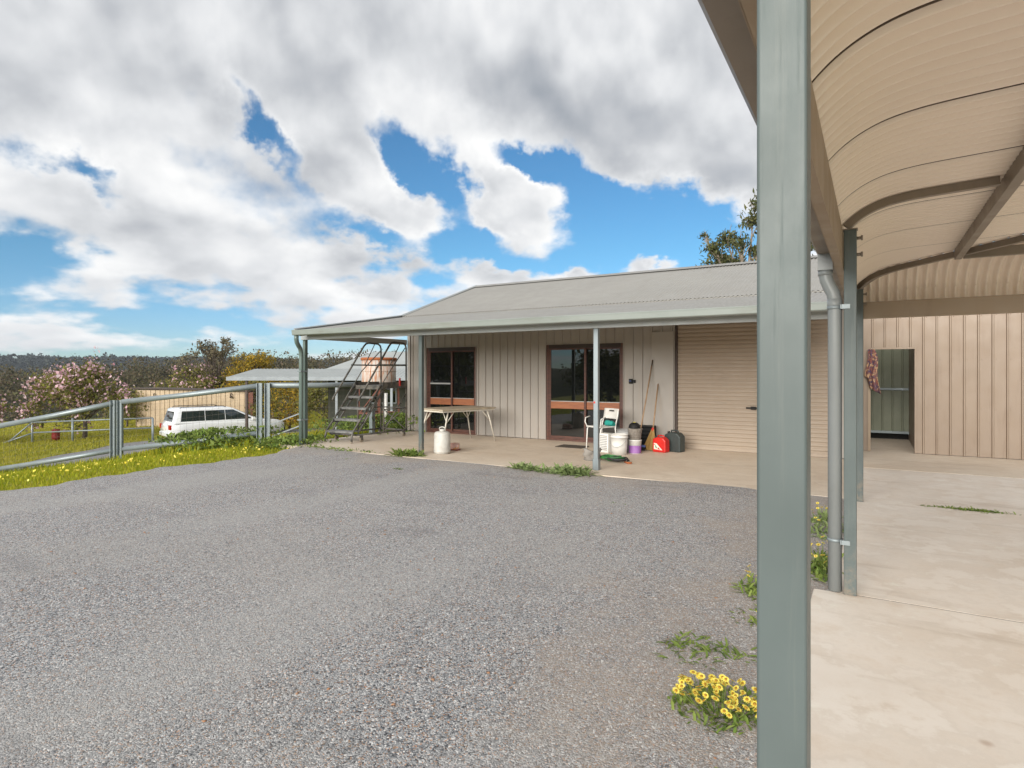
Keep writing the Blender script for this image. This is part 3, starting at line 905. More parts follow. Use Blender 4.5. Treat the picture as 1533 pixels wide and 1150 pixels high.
# ------------------------------------------------------------------ carport: bullnose roof on steel posts
cp = thing('carport', 'carport of grey green steel posts under a curved cream corrugated bullnose roof', 'carport', (0, 4.6, 0))
for y in (1.07, 4.63, 8.03):
    MB().prism(rrect(2.55, 2.626, y, y + 0.076, 0.006), 'z', 0.002, 2.74).build('post', 'post_paint', cp, True)
    m = MB()
    m.prism(rrect(-0.166, -0.09, y, y + 0.076, 0.006), 'z', 0.002, 2.455)
    p = m.build('post', 'post_paint', cp, True)
    MB().prism(rrect(-0.172, -0.084, y - 0.006, y + 0.082, 0.004), 'z', 2.456, 2.462).build('cap', 'rafter_paint', p, True)
    for z in (2.29, 2.40):
        bl = MB()
        bl.tube([(-0.09, y + 0.038, z), (-0.066, y + 0.038, z)], 0.011, 6)
        bl.tube([(-0.066, y + 0.038, z), (-0.054, y + 0.038, z)], 0.017, 6)
        bl.build('bolt', 'rafter_paint', p, True)
# C-section eave beam along the posts
m = MB()
m.box(-0.174, -0.170, 0.95, 8.30, 2.20, 2.445)
m.box(-0.214, -0.170, 0.95, 8.30, 2.196, 2.200)
m.box(-0.214, -0.170, 0.95, 8.30, 2.445, 2.449)
m.box(-0.216, -0.213, 0.95, 8.30, 2.196, 2.216)
m.build('eave_beam', 'beam_paint', cp, True)
# far eave beam
m = MB()
m.box(-0.168, 2.66, 8.112, 8.172, 2.12, 2.312)
m.build('eave_beam', 'beam_paint', cp, True, bevel=0.006)
# gutter
m = MB()
gp = [(-0.335, 2.45), (-0.345, 2.44), (-0.335, 2.43), (-0.335, 2.33), (-0.32, 2.312), (-0.235, 2.312), (-0.222, 2.33), (-0.222, 2.435), (-0.226, 2.435), (-0.226, 2.335), (-0.24, 2.318), (-0.315, 2.318), (-0.33, 2.335)]
V = []
gut = MB().prism(gp, 'y', 0.93, 8.36)
gut.build('gutter', 'rafter_paint', cp, True)

PROF = [(-0.285, 2.325), (-0.275, 2.385), (-0.250, 2.435), (-0.215, 2.487), (-0.170, 2.535), (-0.115, 2.582), (-0.045, 2.625), (0.035, 2.658), (0.13, 2.68), (0.26, 2.695), (0.55, 2.708), (0.85, 2.722), (1.6, 2.76), (2.65, 2.81)]
YE = 8.26          # far eave line
HX0 = -0.21        # hip starts at (HX0, YE)
def build_soffit():
    """two runs of curved sheet meeting on a 45 degree hip"""
    pitch, amp = 0.09, 0.024
    pr_ = [np.array(q) for q in PROF]
    for _ in range(2):                                       # round the bends off
        pr_ = [pr_[0]] + [q for a_, b_ in zip(pr_[:-1], pr_[1:]) for q in (a_ * 0.75 + b_ * 0.25, a_ * 0.25 + b_ * 0.75)] + [pr_[-1]]
    P_ = np.array([(x + 0.285, z) for x, z in pr_])       # distance from eave, height
    # refine the flat part so that the hip cut is straight
    s_ = np.interp(np.linspace(0, 1, 60) ** 1.6, np.linspace(0, 1, 60), np.linspace(0, P_[-1, 0], 60))
    s_ = np.unique(np.concatenate([s_, P_[:, 0]]))
    zz = np.interp(s_, P_[:, 0], P_[:, 1])
    t = np.gradient(np.stack([s_, zz], -1), axis=0)
    t /= np.linalg.norm(t, axis=1)[:, None]
    nx, nz = -t[:, 1], t[:, 0]
    lap0 = 2.31
    def wave(q):                                             # ridges hang down a little narrower than the hollows
        return 1 - 2 * ((1 - math.sin(2 * PI * q)) / 2) ** 1.5
    # main run: waves along Y, eave at X=-0.275, cut by the hip  Y <= 8.30 - s
    ys = np.arange(0.93, 8.31, pitch / 10)
    V, F = [], []
    idx = -np.ones((len(ys), len(s_)), int)
    for i, y in enumerate(ys):
        o = wave((y - lap0) / pitch) * amp
        for j in range(len(s_)):
            if y <= 8.31 - s_[j] + 1e-6:
                idx[i, j] = len(V)
                V.append((-0.285 + s_[j] + nx[j] * o, y, zz[j] + nz[j] * o))
    for i in range(len(ys) - 1):
        for j in range(len(s_) - 1):
            q = [idx[i, j], idx[i + 1, j], idx[i + 1, j + 1], idx[i, j + 1]]
            q = [k for k in q if k >= 0]
            if len(q) >= 3: F.append(q)
    me = bpy.data.meshes.new('roof_sheet'); me.from_pydata(V, [], F); me.polygons.foreach_set('use_smooth', [True] * len(F))
    rs = link('roof_sheet', me, 'soffit_tin', cp, True)
    # far run: waves along X, eave at Y=8.30, cut by the hip  X >= -0.285 + s
    xs = np.arange(-0.285, 2.66, pitch / 10)
    V, F = [], []
    idx = -np.ones((len(xs), len(s_)), int)
    for i, x in enumerate(xs):
        o = wave(x / pitch) * amp * 1.1
        for j in range(len(s_)):
            if x >= -0.285 + s_[j] - 1e-6:
                idx[i, j] = len(V)
                V.append((x, 8.31 - s_[j] - nx[j] * o, zz[j] + nz[j] * o))
    for i in range(len(xs) - 1):
        for j in range(len(s_) - 1):
            q = [idx[i, j], idx[i + 1, j], idx[i + 1, j + 1], idx[i, j + 1]]
            q = [k for k in q if k >= 0]
            if len(q) >= 3: F.append(q)
    me = bpy.data.meshes.new('roof_sheet'); me.from_pydata(V, [], F); me.polygons.foreach_set('use_smooth', [True] * len(F))
    link('roof_sheet', me, 'soffit_tin', cp, True)
    # sheet laps: dark strips drawn in for the shadow at each overlap
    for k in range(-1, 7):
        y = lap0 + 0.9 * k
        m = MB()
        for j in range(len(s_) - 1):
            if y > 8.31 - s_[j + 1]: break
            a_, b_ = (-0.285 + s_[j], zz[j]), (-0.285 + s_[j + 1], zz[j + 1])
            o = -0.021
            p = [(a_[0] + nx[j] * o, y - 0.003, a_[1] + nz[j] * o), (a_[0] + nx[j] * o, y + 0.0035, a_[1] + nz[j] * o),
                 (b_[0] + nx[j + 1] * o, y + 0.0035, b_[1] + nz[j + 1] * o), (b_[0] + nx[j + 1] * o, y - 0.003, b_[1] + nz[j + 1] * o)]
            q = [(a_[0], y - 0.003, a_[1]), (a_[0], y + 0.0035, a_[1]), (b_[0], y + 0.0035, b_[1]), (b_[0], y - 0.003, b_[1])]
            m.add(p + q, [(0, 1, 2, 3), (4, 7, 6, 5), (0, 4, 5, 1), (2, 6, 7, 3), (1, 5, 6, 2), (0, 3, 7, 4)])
        if m.v: m.build('lap_shade_strip', 'lap_shade', rs, True)
    return s_, zz, nx, nz
s_, zz, nx, nz = build_soffit()
def rafter(ptf, smax, depth, wd, side):
    """curved bar following the sheet; ptf maps distance s and height to a point, side is its width direction"""
    m = MB()
    sel = [j for j in range(len(s_)) if 0.09 <= s_[j] <= smax]
    V, F = [], []
    sd = Vector(side) * wd / 2
    for j in sel:
        for o in (-0.025, -0.025 - depth):
            c = Vector(ptf(s_[j] + nx[j] * o, zz[j] + nz[j] * o))
            V += [c - sd, c + sd]
    n = len(sel)
    for i in range(n - 1):
        a_, b_ = 4 * i, 4 * i + 4
        F += [(a_, a_ + 1, b_ + 1, b_), (a_ + 2, b_ + 2, b_ + 3, a_ + 3), (a_, b_, b_ + 2, a_ + 2), (a_ + 1, a_ + 3, b_ + 3, b_ + 1)]
    F += [(0, 2, 3, 1), (4 * n - 4, 4 * n - 3, 4 * n - 1, 4 * n - 2)]
    m.add(V, F)
    return m
for y in (1.11, 4.67):
    rafter(lambda s, z, y=y: (-0.285 + s, y, z), 0.955, 0.05, 0.045, (0, 1, 0)).build('rafter', 'rafter_paint', cp, True)
q2 = math.sqrt(0.5)
rafter(lambda s, z: (-0.285 + s, 8.31 - s, z - 0.006), 2.93, 0.055, 0.05, (q2, q2, 0)).build('hip_rafter', 'rafter_paint', cp, True)
rafter(lambda s, z: (-0.285 + s, 8.31 - s, z + 0.046), 2.93, 0.006, 0.30, (q2, q2, 0)).build('hip_cap', 'soffit_tin', cp, True)
MB().bar((0.72, 0.95, 2.652), (0.72, 7.31, 2.652), 0.06, 0.10).build('purlin', 'rafter_paint', cp, True, bevel=0.004, seg=1)
MB().bar((0.76, 7.29, 2.648), (2.66, 7.29, 2.648), 0.05, 0.09).build('purlin', 'rafter_paint', cp, True, bevel=0.004, seg=1)
# downpipe beside the second post
m = MB()
m.box(-0.325, -0.232, 4.64, 4.735, 2.20, 2.314)
m.tube([(-0.278, 4.688, 2.21), (-0.278, 4.688, 2.17), (-0.27, 4.688, 2.13), (-0.252, 4.688, 2.085), (-0.232, 4.688, 2.045), (-0.222, 4.688, 2.0), (-0.221, 4.688, 1.93), (-0.221, 4.688, 0.005)], 0.044, 20)
m.tube([(-0.221, 4.688, 1.93), (-0.221, 4.688, 2.0)], 0.047, 20)
m.tube([(-0.278, 4.688, 2.165), (-0.278, 4.688, 2.20)], 0.047, 20)
dp = m.build('downpipe', 'pipe_paint', cp, True)
for z in (0.34, 1.93):
    m = MB()
    m.tube([(-0.221, 4.688, z), (-0.221, 4.688, z + 0.022)], 0.0485, 20)
    m.box(-0.18, -0.128, 4.620, 4.628, z - 0.004, z + 0.026)
    m.box(-0.186, -0.178, 4.620, 4.655, z - 0.004, z + 0.026)
    m.build('bracket', 'galv', dp, True)

# ------------------------------------------------------------------ clad building at the end of the carport
eb = thing('clad_outbuilding', 'cream steel clad building with an open doorway at the end of the carport', 'building', (2.9, 13.3, 0))
YB = 13.3
OD = (-0.03, 0.666, 0.0, 1.925)
m = MB()
rib_wall(m, -0.215, 6.0, 0.006, 3.0, YB, [OD], h=0.026)
screws(m, -0.2, 6.0, (0.85, 1.72, 2.5), YB, skip=(OD,))
m.box(5.98, 6.0, YB, 17.2, 0.006, 3.0)
m.box(0.69, 0.71, YB + 0.03, 17.2, 0.006, 3.0)
m.box(-0.215, 6.0, 17.2, 17.22, 0.006, 2.4)
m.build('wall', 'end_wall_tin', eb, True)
m = MB()
m.box(0.664, 0.694, YB - 0.034, YB + 0.06, 0.006, 1.925)
m.box(-0.03, 0.694, YB - 0.034, YB + 0.06, 1.925, 1.955)
m.build('door_trim', 'end_wall_tin', eb, True)
m = MB()
m.box(-0.075, -0.03, YB - 0.035, YB + 0.07, 0.006, 1.925)
m.build('jamb', 'beam_paint', eb, True)
m = MB().box(0.70, 6.1, YB - 0.06, 17.3, 3.0, 3.06)
m.build('roof', 'roof_tin', eb, True)

gt = thing('metal_gate', 'dark olive ribbed steel gate closing the passage behind the doorway', 'gate', (0.35, 15.9, 0))
m = MB()
rib_wall(m, -0.19, 0.69, 0.16, 2.35, 15.9, [], pitch=0.19, h=0.02)
m.build('gate_sheet', 'gate_green', gt, True)
for z in (0.14, 1.10):
    m = MB()
    m.box(-0.19, 0.69, 15.83, 15.875, z, z + 0.045)
    m.box(-0.19, 0.69, 15.81, 15.83, z - 0.004, z + 0.004)
    m.build('gate_rail', 'galv', gt, True)
m = MB().box(-0.19, 0.69, 15.98, 16.0, 0.0, 0.17)  # dark strip standing in for the shaded gap below the gate
m.build('gap_shade', 'dark_room', gt, True)

# patterned towel hanging at the doorway
def towel():
    nu, nv = 14, 26
    V = []
    for j in range(nv):
        t = j / (nv - 1)
        wd = 0.05 + 0.085 * t ** 0.7 - 0.02 * t * t
        for i in range(nu):
            u = i / (nu - 1) - 0.5
            x = -0.02 + u * 2 * wd * (0.6 if t > 0.75 and i < 4 else 1.0) + 0.03 * t + 0.02 * math.sin(t * 7)
            y = 13.20 + 0.035 * math.sin(u * 15 + t * 3) * (0.35 + t)
            z = 1.93 - t * 0.72 - (0.12 * (u + 0.5) if t > 0.5 else 0) * (t - 0.5) * 2
            V.append((x, y, z))
    idx = np.arange(nu * nv).reshape(nv, nu)
    F = np.stack([idx[:-1, :-1], idx[:-1, 1:], idx[1:, 1:], idx[1:, :-1]], -1).reshape(-1, 4)
    me = np_mesh('towel', np.array(V), F, True)
    o = link('towel', me, 'cloth_base')
    md = o.modifiers.new('thick', 'SOLIDIFY'); md.thickness = 0.006
    tag(o, 'red and purple patterned towel hanging from the doorway frame', 'towel')
towel()

# ------------------------------------------------------------------ pipe fence
FP = [(-10.45, 10.75), (-11.7, 8.72), (-14.85, 7.2), (-17.7, 5.85), (-21.0, 4.3)]
FT = [1.20, 1.20, 0.80, 0.20, -0.62]
FB = [0.14, 0.14, -0.28, -0.80, -1.66]
fc = thing('pipe_fence', 'galvanised pipe rail fence with wire mesh running down the grassy slope beside the gravel', 'fence', (-14.0, 7.6, -0.4))
for i in range(1, len(FP) - 1):
    d = Vector((FP[i + 1][0] - FP[i - 1][0], FP[i + 1][1] - FP[i - 1][1], 0)).normalized()
    for s in (-1, 1):
        x, y = FP[i][0] + d.x * 0.085 * s, FP[i][1] + d.y * 0.085 * s
        m = MB()
        # open C channel facing the camera
        n_ = Vector((d.y, -d.x, 0))
        if n_.y > 0: n_ = -n_
        for off, wd, th in ((0, 0.115, 0.012),):
            pass
        c0 = Vector((x, y, 0))
        zb, zt = FB[i] - 0.35, FT[i] + 0.05
        m.bar(c0 + Vector((0, 0, zb)), c0 + Vector((0, 0, zt)), 0.012, 0.115, d)
        for e in (-1, 1):
            q = c0 + d * e * 0.052 + n_ * 0.03
            m.bar(q + Vector((0, 0, zb)), q + Vector((0, 0, zt)), 0.06, 0.011, d)
        m.build('post', 'galv', fc, True)
m = MB()
m.bar((-10.42, 10.80, -0.2), (-10.42, 10.80, 0.62), 0.10, 0.10)
m.build('post', 'galv', fc, True)
for i in range(len(FP) - 1):
    for Z, r_ in ((FT, 0.060), (FB, 0.055)):
        if i == 0 and Z is FB: continue
        p, q = Vector((*FP[i], Z[i])), Vector((*FP[i + 1], Z[i + 1]))
        d = (q - p).normalized()
        n_ = Vector((d.y, -d.x, 0)) * (1 if d.x < 0 else -1)
        off = Vector((0, 0, 0))
        e0, e1 = (0.12 if i else 0.0), 0.12
        m = MB()
        mid = (p + q) / 2 + Vector((0, 0, -0.012))
        m.tube([p + d * e0, mid, q - d * e1], r_, 12)
        m.build('rail', 'galv', fc, True)
for i in range(len(FP) - 1):
    m = MB()
    p, q = Vector((*FP[i], 0)), Vector((*FP[i + 1], 0))
    L = (q - p).length
    n = int(L / 0.15)
    for k in range(n + 1):
        t = k / n
        c = p.lerp(q, t)
        zb, zt = FB[i] * (1 - t) + FB[i + 1] * t, FT[i] * (1 - t) + FT[i + 1] * t
        m.tube([(c.x, c.y + 0.0, zb), (c.x, c.y, zt)], 0.0017, 3, False)
    for k in range(1, 8):
        f = k / 8
        m.tube([(p.x, p.y, FB[i] + (FT[i] - FB[i]) * f), (q.x, q.y, FB[i + 1] + (FT[i + 1] - FB[i + 1]) * f)], 0.0017, 3, False)
    m.build('wire_mesh', 'rust_wire', fc, True)

# ------------------------------------------------------------------ rolling warehouse ladder
lad = thing('rolling_ladder', 'black tubular rolling platform ladder with four steps standing on the veranda', 'ladder', (-9.78, 10.0, 0))
XLd, XRd = -10.17, -9.38
r_ = 0.021
for x in (XLd, XRd):
    m = MB()
    m.tube([(x, 9.11, 0.01), (x, 9.115, 0.12), (x, 9.16, 0.24), (x, 10.00, 1.20)], r_, 8)
    m.tube([(x, 9.30, 0.20), (x, 10.14, 1.17)], r_, 8)
    for z in (0.42, 0.66, 0.90):
        y = 9.11 + (z - 0.14) * 0.83
        m.tube([(x, y, z), (x, y + 0.13, z - 0.02)], r_ * 0.8, 6)
    m.build('stringer', 'ladder_steel', lad, True)
    m = MB()
    # handrail: up the stairs, over the top, down the back
    m.tube([(x, 9.32, 0.88), (x, 9.34, 0.93), (x, 10.27, 2.10), (x, 10.34, 2.16), (x, 10.43, 2.18), (x, 10.74, 2.17), (x, 10.81, 2.13), (x, 10.84, 2.06), (x, 10.84, 0.12)], r_, 8)
    m.tube([(x, 9.88, 1.66), (x, 10.84, 1.66)], r_ * 0.8, 6)
    m.tube([(x, 9.60, 0.77), (x, 10.20, 1.52), (x, 10.84, 2.02)] if x == XLd else [(x, 10.0, 1.2), (x, 10.42, 1.66), (x, 10.80, 2.06)], r_ * 0.55, 6)
    m.tube([(x, 10.30, 1.66), (x, 10.62, 2.15)], r_ * 0.5, 6)
    m.build('handrail', 'ladder_steel', lad, True)
    m = MB()
    m.tube([(x, 9.25, 0.16), (x, 10.84, 0.14)], r_, 8)
    m.tube([(x, 10.08, 1.16), (x, 10.08, 0.15)], r_ * 0.9, 8)
    m.tube([(x, 10.10, 0.2), (x, 10.82, 0.98)], r_ * 0.6, 6)
    m.tube([(x, 10.10, 0.66), (x, 10.84, 0.66)], r_ * 0.6, 6)
    m.build('base_frame', 'ladder_steel', lad, True)
m = MB()
for y, z in ((10.84, 0.14), (9.25, 0.16), (10.84, 1.66)):
    MB().tube([(XLd, y, z), (XRd, y, z)], r_, 8).build('cross_bar', 'ladder_steel', lad, True)
m.tube([(XLd, 10.84, 0.15), (XRd, 10.84, 0.66)], r_ * 0.6, 6)
m.tube([(XLd, 10.84, 0.66), (XRd, 10.84, 0.15)], r_ * 0.6, 6)
m.tube([(XLd, 10.84, 0.66), (XRd, 10.84, 0.66)], r_ * 0.7, 6)
m.build('back_brace', 'ladder_steel', lad, True)
for k in range(4):
    z = 0.24 + 0.24 * k
    y = 9.15 + 0.205 * k
    m = MB()
    m.box(XLd + 0.01, XRd - 0.01, y, y + 0.20, z - 0.014, z)
    m.box(XLd + 0.01, XRd - 0.01, y, y + 0.012, z - 0.045, z - 0.014)
    m.build('step', 'tread_steel', lad, True)
m = MB()
m.box(XLd + 0.0, XRd - 0.0, 10.0, 10.84, 1.17, 1.20)
m.box(XLd - 0.02, XRd + 0.02, 9.99, 10.01, 1.11, 1.20)
m.box(XRd + 0.018, XRd + 0.03, 10.02, 10.80, 1.13, 1.27)
m.box(XLd - 0.03, XLd - 0.018, 10.02, 10.80, 1.13, 1.27)
m.build('platform', 'ladder_steel', lad, True)
MB().box(XRd + 0.03, XRd + 0.05, 10.55, 10.60, 1.18, 1.36).build('latch', 'red_plastic', lad, True, bevel=0.006)
for x, y in ((XLd + 0.02, 9.42), (XRd - 0.02, 9.42), (XLd + 0.02, 10.78), (XRd - 0.02, 10.78)):
    m = MB()
    m.tube([(x - 0.016, y, 0.05), (x + 0.016, y, 0.05)], 0.049, 14)
    c = m.build('caster', 'caster_tan', lad, True)
    f = MB()
    for s in (-1, 1):
        f.box(x + s * 0.024 - 0.003, x + s * 0.024 + 0.003, y - 0.02, y + 0.02, 0.045, 0.125)
    f.box(x - 0.03, x + 0.03, y - 0.025, y + 0.025, 0.118, 0.135)
    f.build('fork', 'ladder_steel', c, True)
for x in (XLd, XRd):
    MB().tube([(x, 9.11, 0.0), (x, 9.11, 0.035)], 0.022, 8).build('foot_tip', 'caster_tan', lad, True)

# ------------------------------------------------------------------ folding table
TC = Vector((-7.66, 10.52, 0))
ang = math.atan2(-0.25, 0.85)
tb = thing('folding_table', 'worn beige folding table with splayed cream legs in front of the left door', 'table', TC, ang)
m = MB().box(-0.44, 0.44, -0.72, 0.72, 0.705, 0.735)
m.build('table_top', 'table_top', tb, bevel=0.012)
m = MB()
m.box(-0.41, 0.41, -0.69, -0.67, 0.67, 0.704); m.box(-0.41, 0.41, 0.67, 0.69, 0.67, 0.704)
m.box(-0.41, -0.39, -0.67, 0.67, 0.67, 0.704); m.box(0.39, 0.41, -0.67, 0.67, 0.67, 0.704)
m.build('apron', 'cream_metal', tb)
for sx in (-1, 1):
    for sy in (-1, 1):
        m = MB()
        m.tube([(sx * 0.36, sy * 0.52, 0.69), (sx * 0.385, sy * 0.60, 0.42), (sx * 0.42, sy * 0.70, 0.0)], [0.016, 0.015, 0.011], 10)
        m.tube([(sx * 0.375, sy * 0.57, 0.46), (sx * 0.37, sy * 0.36, 0.69)], 0.009, 8)
        m.tube([(sx * 0.375, sy * 0.57, 0.46), (sx * 0.20, sy * 0.54, 0.69)], 0.009, 8)
        m.build('leg', 'cream_metal', tb)

# white steel drum with a carrying handle
gb = thing('gas_bottle', 'scuffed white gas bottle with a collar on top at the veranda edge', 'gas bottle', (-6.80, 8.86, 0), 0.3)
m = MB()
m.lathe([(0.0, 0.0), (0.125, 0.0), (0.148, 0.012), (0.152, 0.05), (0.152, 0.33), (0.146, 0.37), (0.125, 0.398), (0.08, 0.41), (0.0, 0.414)], n=28)
m.lathe([(0.1535, 0.035), (0.157, 0.042), (0.157, 0.05), (0.1535, 0.057)], n=28)
m.build('cylinder', 'gas_white', gb)
m = MB()
m.lathe([(0.05, 0.41), (0.05, 0.45), (0.045, 0.45), (0.045, 0.41)], n=16)
m.tube([(-0.055, 0, 0.44), (-0.05, 0, 0.475), (0, 0, 0.49), (0.05, 0, 0.475), (0.055, 0, 0.44)], 0.011, 8)
m.build('collar', 'gas_white', gb)
m = MB().tube([(0, 0, 0.41), (0, 0, 0.455)], 0.018, 8)
m.build('valve', 'alu', gb)

# crumpled bag under the table
def lump(sx, sy, sz, seed, n=16, amp=0.18, flat=True):
    rg = random.Random(seed)
    ph = [(rg.uniform(1.5, 5), rg.uniform(0, 6), rg.uniform(1.5, 5), rg.uniform(0, 6)) for _ in range(5)]
    V = []
    for i in range(n + 1):
        th = PI * i / n
        for j in range(2 * n):
            la = PI * j / n
            x, y, z = math.sin(th) * math.cos(la), math.sin(th) * math.sin(la), math.cos(th)
            k = 1 + amp * sum(math.sin(a * x * 1.4 + b + c * y) * math.cos(c * z + d) for a, b, c, d in ph) / 2
            e = 0.72
            q = [math.copysign(abs(t) ** e, t) * k for t in (x, y, z)]
            V.append((q[0] * sx, q[1] * sy, max(-sz, q[2] * sz) + sz))
    F = []
    for i in range(n):
        for j in range(2 * n):
            F.append((i * 2 * n + j, i * 2 * n + (j + 1) % (2 * n), (i + 1) * 2 * n + (j + 1) % (2 * n), (i + 1) * 2 * n + j))
    return MB().add(V, F, True)
bg_ = thing('crumpled_bag', 'crumpled pink and red packet lying on the slab under the folding table', 'bag', (-6.90, 9.35, 0), 0.25)
lump(0.125, 0.085, 0.07, 4).build('packet', 'bag_pink', bg_)
MB().box(-0.115, 0.115, -0.08, 0.08, 0.002, 0.02).build('packet_base', 'bag_red', bg_, bevel=0.006)

# ------------------------------------------------------------------ odds and ends beside the second door
# white plastic chair on metal legs
ch = thing('garden_chair', 'white chair with plastic backrest and bent tube legs beside the door', 'chair', (-4.55, 10.98, 0), R(-28))
m = MB().box(-0.21, 0.21, -0.20, 0.20, 0.425, 0.45)
m.build('seat', 'white_plastic', ch, bevel=0.01)
m = MB()
bp = []
for k in range(9):
    u = -0.21 + 0.42 * k / 8
    bp.append((u, 0.235 + 0.035 * (1 - (u / 0.21) ** 2)))
vs = []
for z, dy in ((0.58, 0.0), (0.60, 0.004), (0.76, 0.03), (0.78, 0.032)):
    for (u, y) in bp: vs.append((u, y + dy, z))
for z, dy in ((0.58, 0.0), (0.60, 0.004), (0.76, 0.03), (0.78, 0.032)):
    for (u, y) in bp: vs.append((u, y + dy + 0.018, z))
fs = []
for i in range(3):
    for k in range(8):
        if i == 1 and k in (99,): continue
        fs.append((i * 9 + k, i * 9 + k + 1, (i + 1) * 9 + k + 1, (i + 1) * 9 + k))
        fs.append((36 + i * 9 + k, 36 + (i + 1) * 9 + k, 36 + (i + 1) * 9 + k + 1, 36 + i * 9 + k + 1))
ring = [k for k in range(9)] + [8 + 9 * i for i in range(1, 4)] + [27 + k for k in range(7, -1, -1)] + [9 * i for i in range(2, 0, -1)]
for p, q in zip(ring, ring[1:] + ring[:1]): fs.append((p, q, q + 36, p + 36))
m.add(vs, fs, True)
bk = m.build('backrest', 'white_plastic', ch)
MB().box(-0.06, 0.06, 0.262, 0.29, 0.725, 0.748).build('hand_slot', 'gap_dark', bk)
for sx in (-1, 1):
    MB().tube([(sx * 0.21, -0.19, 0.0), (sx * 0.205, -0.17, 0.40), (sx * 0.20, -0.10, 0.44)], 0.012, 8).build('leg', 'white_plastic', ch)
    MB().tube([(sx * 0.21, 0.24, 0.0), (sx * 0.205, 0.19, 0.40), (sx * 0.20, 0.21, 0.50), (sx * 0.20, 0.25, 0.62)], 0.012, 8).build('leg', 'white_plastic', ch)
    MB().tube([(sx * 0.205, -0.17, 0.43), (sx * 0.24, -0.20, 0.52), (sx * 0.24, -0.19, 0.60), (sx * 0.235, -0.08, 0.63)], 0.011, 8).build('arm_loop', 'white_plastic', ch)
tc_ = lump(0.11, 0.08, 0.055, 12, 12, 0.3).build('folded_cloth', 'teal_cloth')
tc_.location = (-4.38, 11.02, 0.45)
tag(tc_, 'teal green cloth bundled on the chair seat', 'cloth')

def bucket(name, label, loc, r0, r1, h, material, handle=True, lid=False):
    t = thing(name, label, 'bucket', loc)
    m = MB()
    prof = [(0.0, 0.0), (r0, 0.0), (r0 + (r1 - r0) * 0.5, h * 0.5), (r1 * 0.985, h * 0.84), (r1 + 0.010, h * 0.845), (r1 + 0.010, h * 0.87), (r1, h * 0.875), (r1, h * 0.97), (r1 + 0.012, h * 0.975), (r1 + 0.012, h)]
    if lid: prof += [(r1 - 0.01, h + 0.006), (r1 - 0.02, h - 0.004), (0.0, h - 0.002)]
    else: prof += [(r1 - 0.004, h), (r0 - 0.006, 0.02), (0.0, 0.02)]
    m.lathe(prof, n=28)
    m.build('pail', material, t)
    if handle:
        pts = [(-(r1 + 0.012) * math.cos(a), -(r1 + 0.016) * math.sin(a) - 0.004, h * 0.90 - 0.19 * math.sin(a)) for a in [PI * k / 12 for k in range(13)]]
        MB().tube(pts, 0.0035, 6).build('handle', 'alu', t)
    return t
bucket('bucket', 'white plastic bucket with wire handle standing in front of the chair', (-3.96, 10.42, 0), 0.135, 0.155, 0.37, 'white_plastic')
bucket('bucket', 'grey open bucket standing behind the white bucket', (-3.98, 10.82, 0), 0.14, 0.165, 0.42, 'grey_plastic', False)
# ribbed white fan heater under the chair
hb = thing('ribbed_container', 'white ribbed plastic container between the chair and the white bucket', 'container', (-4.26, 10.55, 0), R(-20))
m = MB().box(-0.11, 0.11, -0.08, 0.08, 0.0, 0.36)
m.build('case', 'white_plastic', hb, bevel=0.012)
m = MB()
for k in range(9):
    m.box(-0.085, 0.085, -0.088, -0.081, 0.05 + 0.032 * k, 0.063 + 0.032 * k)
m.build('rib', 'grey_plastic', hb)
# tub with basket on it
tb2 = thing('plastic_tub', 'small white tub with a purple label next to the white bucket', 'tub', (-3.76, 10.70, 0))
MB().lathe([(0, 0), (0.105, 0), (0.118, 0.235), (0.124, 0.237), (0.124, 0.252), (0, 0.255)], n=24).build('pail', 'white_plastic', tb2)
MB().lathe([(0.1085, 0.01), (0.1165, 0.15)], n=24).build('label', 'purple_label', tb2)
bs = thing('wicker_basket', 'grey brown basket stacked on the white tub', 'basket', (-3.76, 10.70, 0.257))
m = MB().lathe([(0, 0), (0.105, 0), (0.13, 0.19), (0.138, 0.195), (0.138, 0.21), (0.128, 0.21), (0.10, 0.02), (0, 0.02)], n=20)
m.build('body', 'basket', bs)
m = MB()
for k in range(6):
    z = 0.03 + 0.03 * k
    rr = 0.106 + 0.025 * z / 0.19
    m.lathe([(rr, z - 0.006), (rr + 0.005, z), (rr, z + 0.006)], n=20)
m.build('weave', 'basket', bs)
cap_ = thing('cap', 'black and gold cap lying on top of the grey brown basket', 'cap', (-3.77, 10.70, 0.460), 0.4)
MB().lathe([(0.105, 0.0), (0.105, 0.03), (0.09, 0.075), (0.05, 0.105), (0.0, 0.11)], n=20).build('crown', 'black_plastic', cap_)
MB().prism([(0.09 * math.cos(a), -0.07 - 0.085 * math.sin(a)) for a in [PI * k / 10 for k in range(11)]], 'z', 0.005, 0.014).build('brim', 'black_plastic', cap_)
MB().lathe([(0.03, 0.11), (0.02, 0.116), (0, 0.118)], n=10).build('badge', 'daisy', cap_)
# black crate leaning at the wall
cr = thing('black_crate', 'black slatted plastic crate stood on end against the wall behind the brooms', 'crate', (-3.84, 11.60, 0))
m = MB()
m.box(-0.16, -0.14, -0.11, 0.11, 0, 0.44); m.box(0.14, 0.16, -0.11, 0.11, 0, 0.44); m.box(-0.14, 0.14, -0.11, 0.11, 0, 0.02); m.box(-0.14, 0.14, -0.11, 0.11, 0.42, 0.44)
m.box(-0.14, 0.14, 0.09, 0.11, 0.02, 0.42)
m.build('shell', 'black_plastic', cr)
m = MB()
for k in range(5):
    m.box(-0.14, 0.14, -0.11, -0.10, 0.05 + 0.075 * k, 0.095 + 0.075 * k)
m.build('slat', 'black_plastic', cr)

